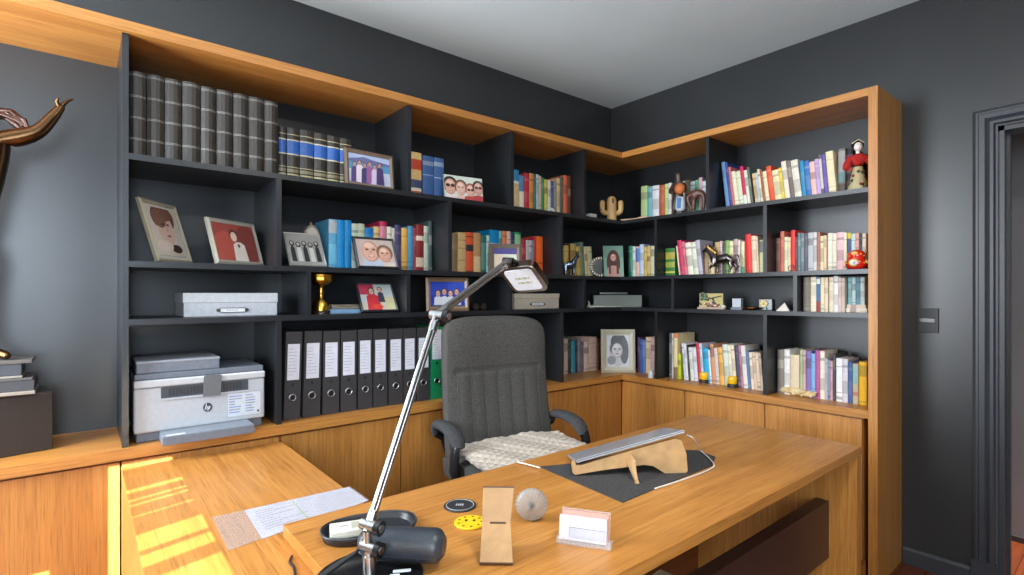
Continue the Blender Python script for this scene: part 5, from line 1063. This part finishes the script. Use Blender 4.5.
# phone stand
q0, q1 = on(479.5, 566, 'z', ZD), on(513, 566.5, 'z', ZD); d_ = q1-q0
t = thing('phone_stand', 'bent plywood phone stand with a slot across its middle', 'stand', ((q0.x+q1.x)/2, (q0.y+q1.y)/2, ZD0), math.atan2(d_.y, d_.x)); hw = d_.length/2
def slab(name, p, q, th, x0=-hw, x1=hw):
    m = MB(); (y0, z0_), (y1, z1_) = p, q; dy, dz = y1-y0, z1_-z0_; l_ = math.hypot(dy, dz); ny, nz = -dz/l_*th, dy/l_*th
    m.prism([(y0, z0_), (y1, z1_), (y1-ny, z1_-nz), (y0-ny, z0_-nz)], x0, x1, 'yz', (214, 172, 118)); return m
sl_ = (.066, .066)
def board(name, p, q, th, w0, w1):
    (y0, z0_), (y1, z1_) = p, q; l_ = math.hypot(y1-y0, z1_-z0_); ny, nz = -(z1_-z0_)/l_*th, (y1-y0)/l_*th
    vs = [(-hw, y0, z0_), (w0, y0, z0_), (w1, y1, z1_), (-hw, y1, z1_), (-hw, y0-ny, z0_-nz), (w0, y0-ny, z0_-nz), (w1, y1-ny, z1_-nz), (-hw, y1-ny, z1_-nz)]
    MB().add(vs, [(0, 1, 2, 3), (4, 7, 6, 5), (0, 4, 5, 1), (1, 5, 6, 2), (2, 6, 7, 3), (3, 7, 4, 0)], (178, 138, 92)).build(name, PLY, t, .001)
board('lower_board', (.0, .007), sl_, .006, hw, hw*.80)
board('upper_board', (.064, .062), (.092, .132), .006, hw*.80, hw*1.02)
m = slab('c', (.0635, .0622), (.0665, .0648), .001, -hw*.5, hw*.5); m.c = [(70, 44, 26)]*len(m.c); m.M = Matrix(); o = m.build('slot', PLY, t); o.location = (0, -.0022, .0010)
m = slab('d', (.0912, .1295), (.0932, .1345), .0066); m.c = [(86, 56, 36)]*len(m.c); m.build('burnt_edge', PLY, t)
m = slab('e', (-.0012, .0064), (.0008, .0078), .0062); m.c = [(86, 56, 36)]*len(m.c); m.build('burnt_edge', PLY, t)
m = MB().prism([(.02, 0), (.085, 0), (.082, .02), (.078, .085), (.066, .062), (.03, .027)], -.004, .004, 'yz', (160, 122, 80)); m.build('support_rib', PLY, t)
# coasters
q = on(460, 506.3, 'z', ZD)
t = thing('coaster', 'round black coaster with a small white emblem', 'coaster', (q.x, q.y, ZD0), YAW-PI/2)
MB().lathe([(.043, 0), (.044, .001), (.044, .003), (.043, .004)], 40, col=(44, 42, 44)).build('disc', PAINT, t)
m = MB(); m.tube([(.037*math.cos(2*PI*k/40), .037*math.sin(2*PI*k/40), .0041) for k in range(41)], .0008, 6, (190, 190, 190), caps=False)
for k in range(4): m.box(-.011+k*.0055, -.0075+k*.0055, -.006, .006, .004, .0046, (176, 176, 178))
m.build('emblem', PAPER, t)
q = on(470, 523.5, 'z', ZD)
t = thing('coaster', 'round yellow dotted coaster partly behind the phone stand', 'coaster', (q.x, q.y, ZD0), YAW-PI/2)
MB().lathe([(.039, 0), (.040, .001), (.040, .004), (.039, .005)], 40, col=(240, 196, 20)).build('disc', PAINT, t)
m = MB()
for k in range(9): a = 2*PI*k/9; m.prism([(.029*math.cos(a)+x, .029*math.sin(a)+y) for x, y in ell(0, 0, .0035, .0035, 12)], .005, .0055, 'xy', (130, 92, 10))
for x in (-.010, .010): m.prism([(x+a, .006+b_) for a, b_ in ell(0, 0, .004, .006, 12)], .005, .0055, 'xy', (90, 60, 10))
m.build('dots', PAPER, t)
# spectacle pouch with white device, leather case
qa, qb = on(329, 536, 'z', ZD), on(416, 521, 'z', ZD); c_ = (qa+qb)/2; d_ = qb-qa; an = math.atan2(d_.y, d_.x)
t = thing('leather_tray', 'oval black leather valet tray holding a white device', 'tray', (c_.x-.018, c_.y-.016, ZD0), an); hl = d_.length/2*1.06
def ovalp(f, z): return [(hl*f*math.copysign(abs(math.cos(2*PI*k/40))**.8, math.cos(2*PI*k/40)), .066*f*math.copysign(abs(math.sin(2*PI*k/40))**.8, math.sin(2*PI*k/40)), z) for k in range(40)]
m = MB(); rings = [ovalp(.9, 0), ovalp(.97, .003), ovalp(1.0, .016), ovalp(.98, .021), ovalp(.94, .018), ovalp(.88, .006)]
vs = sum(rings, []); m.add(vs, [(i*40+k, i*40+(k+1) % 40, (i+1)*40+(k+1) % 40, (i+1)*40+k) for i in range(5) for k in range(40)], (34, 36, 40), True); m.add(rings[0], [tuple(reversed(range(40)))], (34, 36, 40)); m.add(rings[-1], [tuple(range(40))], (44, 46, 50)); m.build('tray_body', LEATH, t)
m = MB(); m.tube(ovalp(1.0, .0195)+[ovalp(1.0, .0195)[0]], .0028, 8, (60, 62, 68), caps=False); m.build('rim', LEATH, t)
qd = on(360, 532, 'z', ZD+.016)
t = thing('white_device', 'flat white box with grey print lying in the oval leather tray', 'device', (qd.x-.012, qd.y+.012, ZD0+.0125), an-.05)
MB().box(-.052, .052, -.026, .026, 0, .020, (226, 222, 206)).build('shell', GLOSS, t, .003); m = MB().box(-.004, .040, -.018, .016, .020, .0206, (176, 172, 154)).box(-.03, -.012, -.002, .001, .020, .0206, (120, 120, 112)); m.build('print', PAPER, t)
ca, cb = Vector((-2.713, -1.607, ZD)), Vector((-2.602, -1.722, ZD)); d_ = cb-ca; an = math.atan2(d_.y, d_.x)
t = thing('spectacle_case', 'plump black leather spectacle case resting on the edge of the lamp base', 'case', (ca.x, ca.y, ZD0+.0302), an); L = d_.length
m = MB(); pts = []; rs = []
for k in range(19):
    f = k/18; x = -.012+(L+.024)*f; e = min(f, 1-f)/.10; rs.append(.0312*(min(1, e)**.4*.45+.55 if e < 1 else 1)*(.93+.1*f)); pts.append((x, 0, .012))
vs = []; n = 24
for p, r_ in zip(pts, rs):
    for k in range(n): a = 2*PI*k/n; vs.append((p[0], 1.14*r_*math.cos(a), p[2]+.004+r_*1.1*math.sin(a)))
m.add(vs, [(i*n+k, i*n+(k+1) % n, (i+1)*n+(k+1) % n, (i+1)*n+k) for i in range(18) for k in range(n)], (52, 58, 66), True); m.add(vs[:n], [tuple(reversed(range(n)))], (52, 58, 66)); m.add(vs[-n:], [tuple(range(n))], (52, 58, 66)); m.build('case_shell', LEATH, t)
m = MB(); seam = [(p[0], -1.06*r_*math.cos(.35), p[2]-r_*.98*math.sin(.35)) for p, r_ in zip(pts, rs)]; m.tube(seam, .0016, 6, (30, 32, 36)); m.build('seam', LEATH, t)
q = on(404, 566, 'z', ZD+.024)
t = thing('white_clip', 'two small white plastic pieces on the black lamp base', 'clip', (q.x, q.y, ZD+.0082), -.5)
MB().box(-.022, .014, -.004, .004, .0045, .0085, (206, 214, 226)).build('piece', GLOSS, t, .0015); MB().box(-.028, -.008, -.016, -.010, .0045, .0075, (206, 214, 226)).build('piece', GLOSS, t, .0015)
# papers in a plastic sleeve on the return
S4 = [on(u, v_, 'z', ZR) for u, v_ in ((212, 518), (350, 487), (369, 500.5), (228, 551.5))]
o = MB().prism([tuple(p[:2]) for p in S4], ZR+.0016, ZR+.0022, 'xy').build('plastic_sleeve', SLEEVE); tag(o, 'clear plastic sleeve holding a printed sheet on the return desk', 'sleeve')
PP = [S4[0].lerp(S4[1], .21), S4[1].lerp(S4[0], .01), S4[2].lerp(S4[3], .01), S4[3].lerp(S4[2], .205)]
m = MB().prism([tuple(p[:2]) for p in PP], ZR+.0003, ZR+.0012, 'xy', (204, 205, 220)); rr = random.Random(8)
def pp(a, b_): return PP[0].lerp(PP[1], a).lerp(PP[3].lerp(PP[2], a), b_)
for k in range(9):
    b_ = .14+.08*k; a1 = .06+.30*rr.random()+.1
    P4 = [pp(.06, b_), pp(a1, b_), pp(a1, b_+.018), pp(.06, b_+.018)]; m.add([(p.x, p.y, ZR+.0014) for p in P4], [(0, 1, 2, 3)], (140, 144, 170))
P4 = [pp(.41, .04), pp(.425, .04), pp(.425, .96), pp(.41, .96)]; m.add([(p.x, p.y, ZR+.0014) for p in P4], [(0, 1, 2, 3)], (170, 206, 140))
o = m.build('printed_sheet', PAPER); tag(o, 'white printed sheet inside the clear plastic sleeve', 'paper')
# cream footstool glimpsed under the desk
q = on(660, 567.5, 'z', .30)
t = thing('footstool', 'cream upholstered footstool glimpsed under the desk', 'footstool', (q.x, q.y, 0), math.radians(50.8-45))
MB().box(-.38, 0, -.38, 0, .06, .30, (226, 214, 178)).build('cushion', CLOTH, t, .012)
for sx in (-.35, -.03):
    for sy in (-.35, -.03): m = MB(); m.tube([(sx, sy, 0), (sx, sy, .06)], [.012, .016], 10, (70, 44, 28)); m.build('leg', PLY, t)
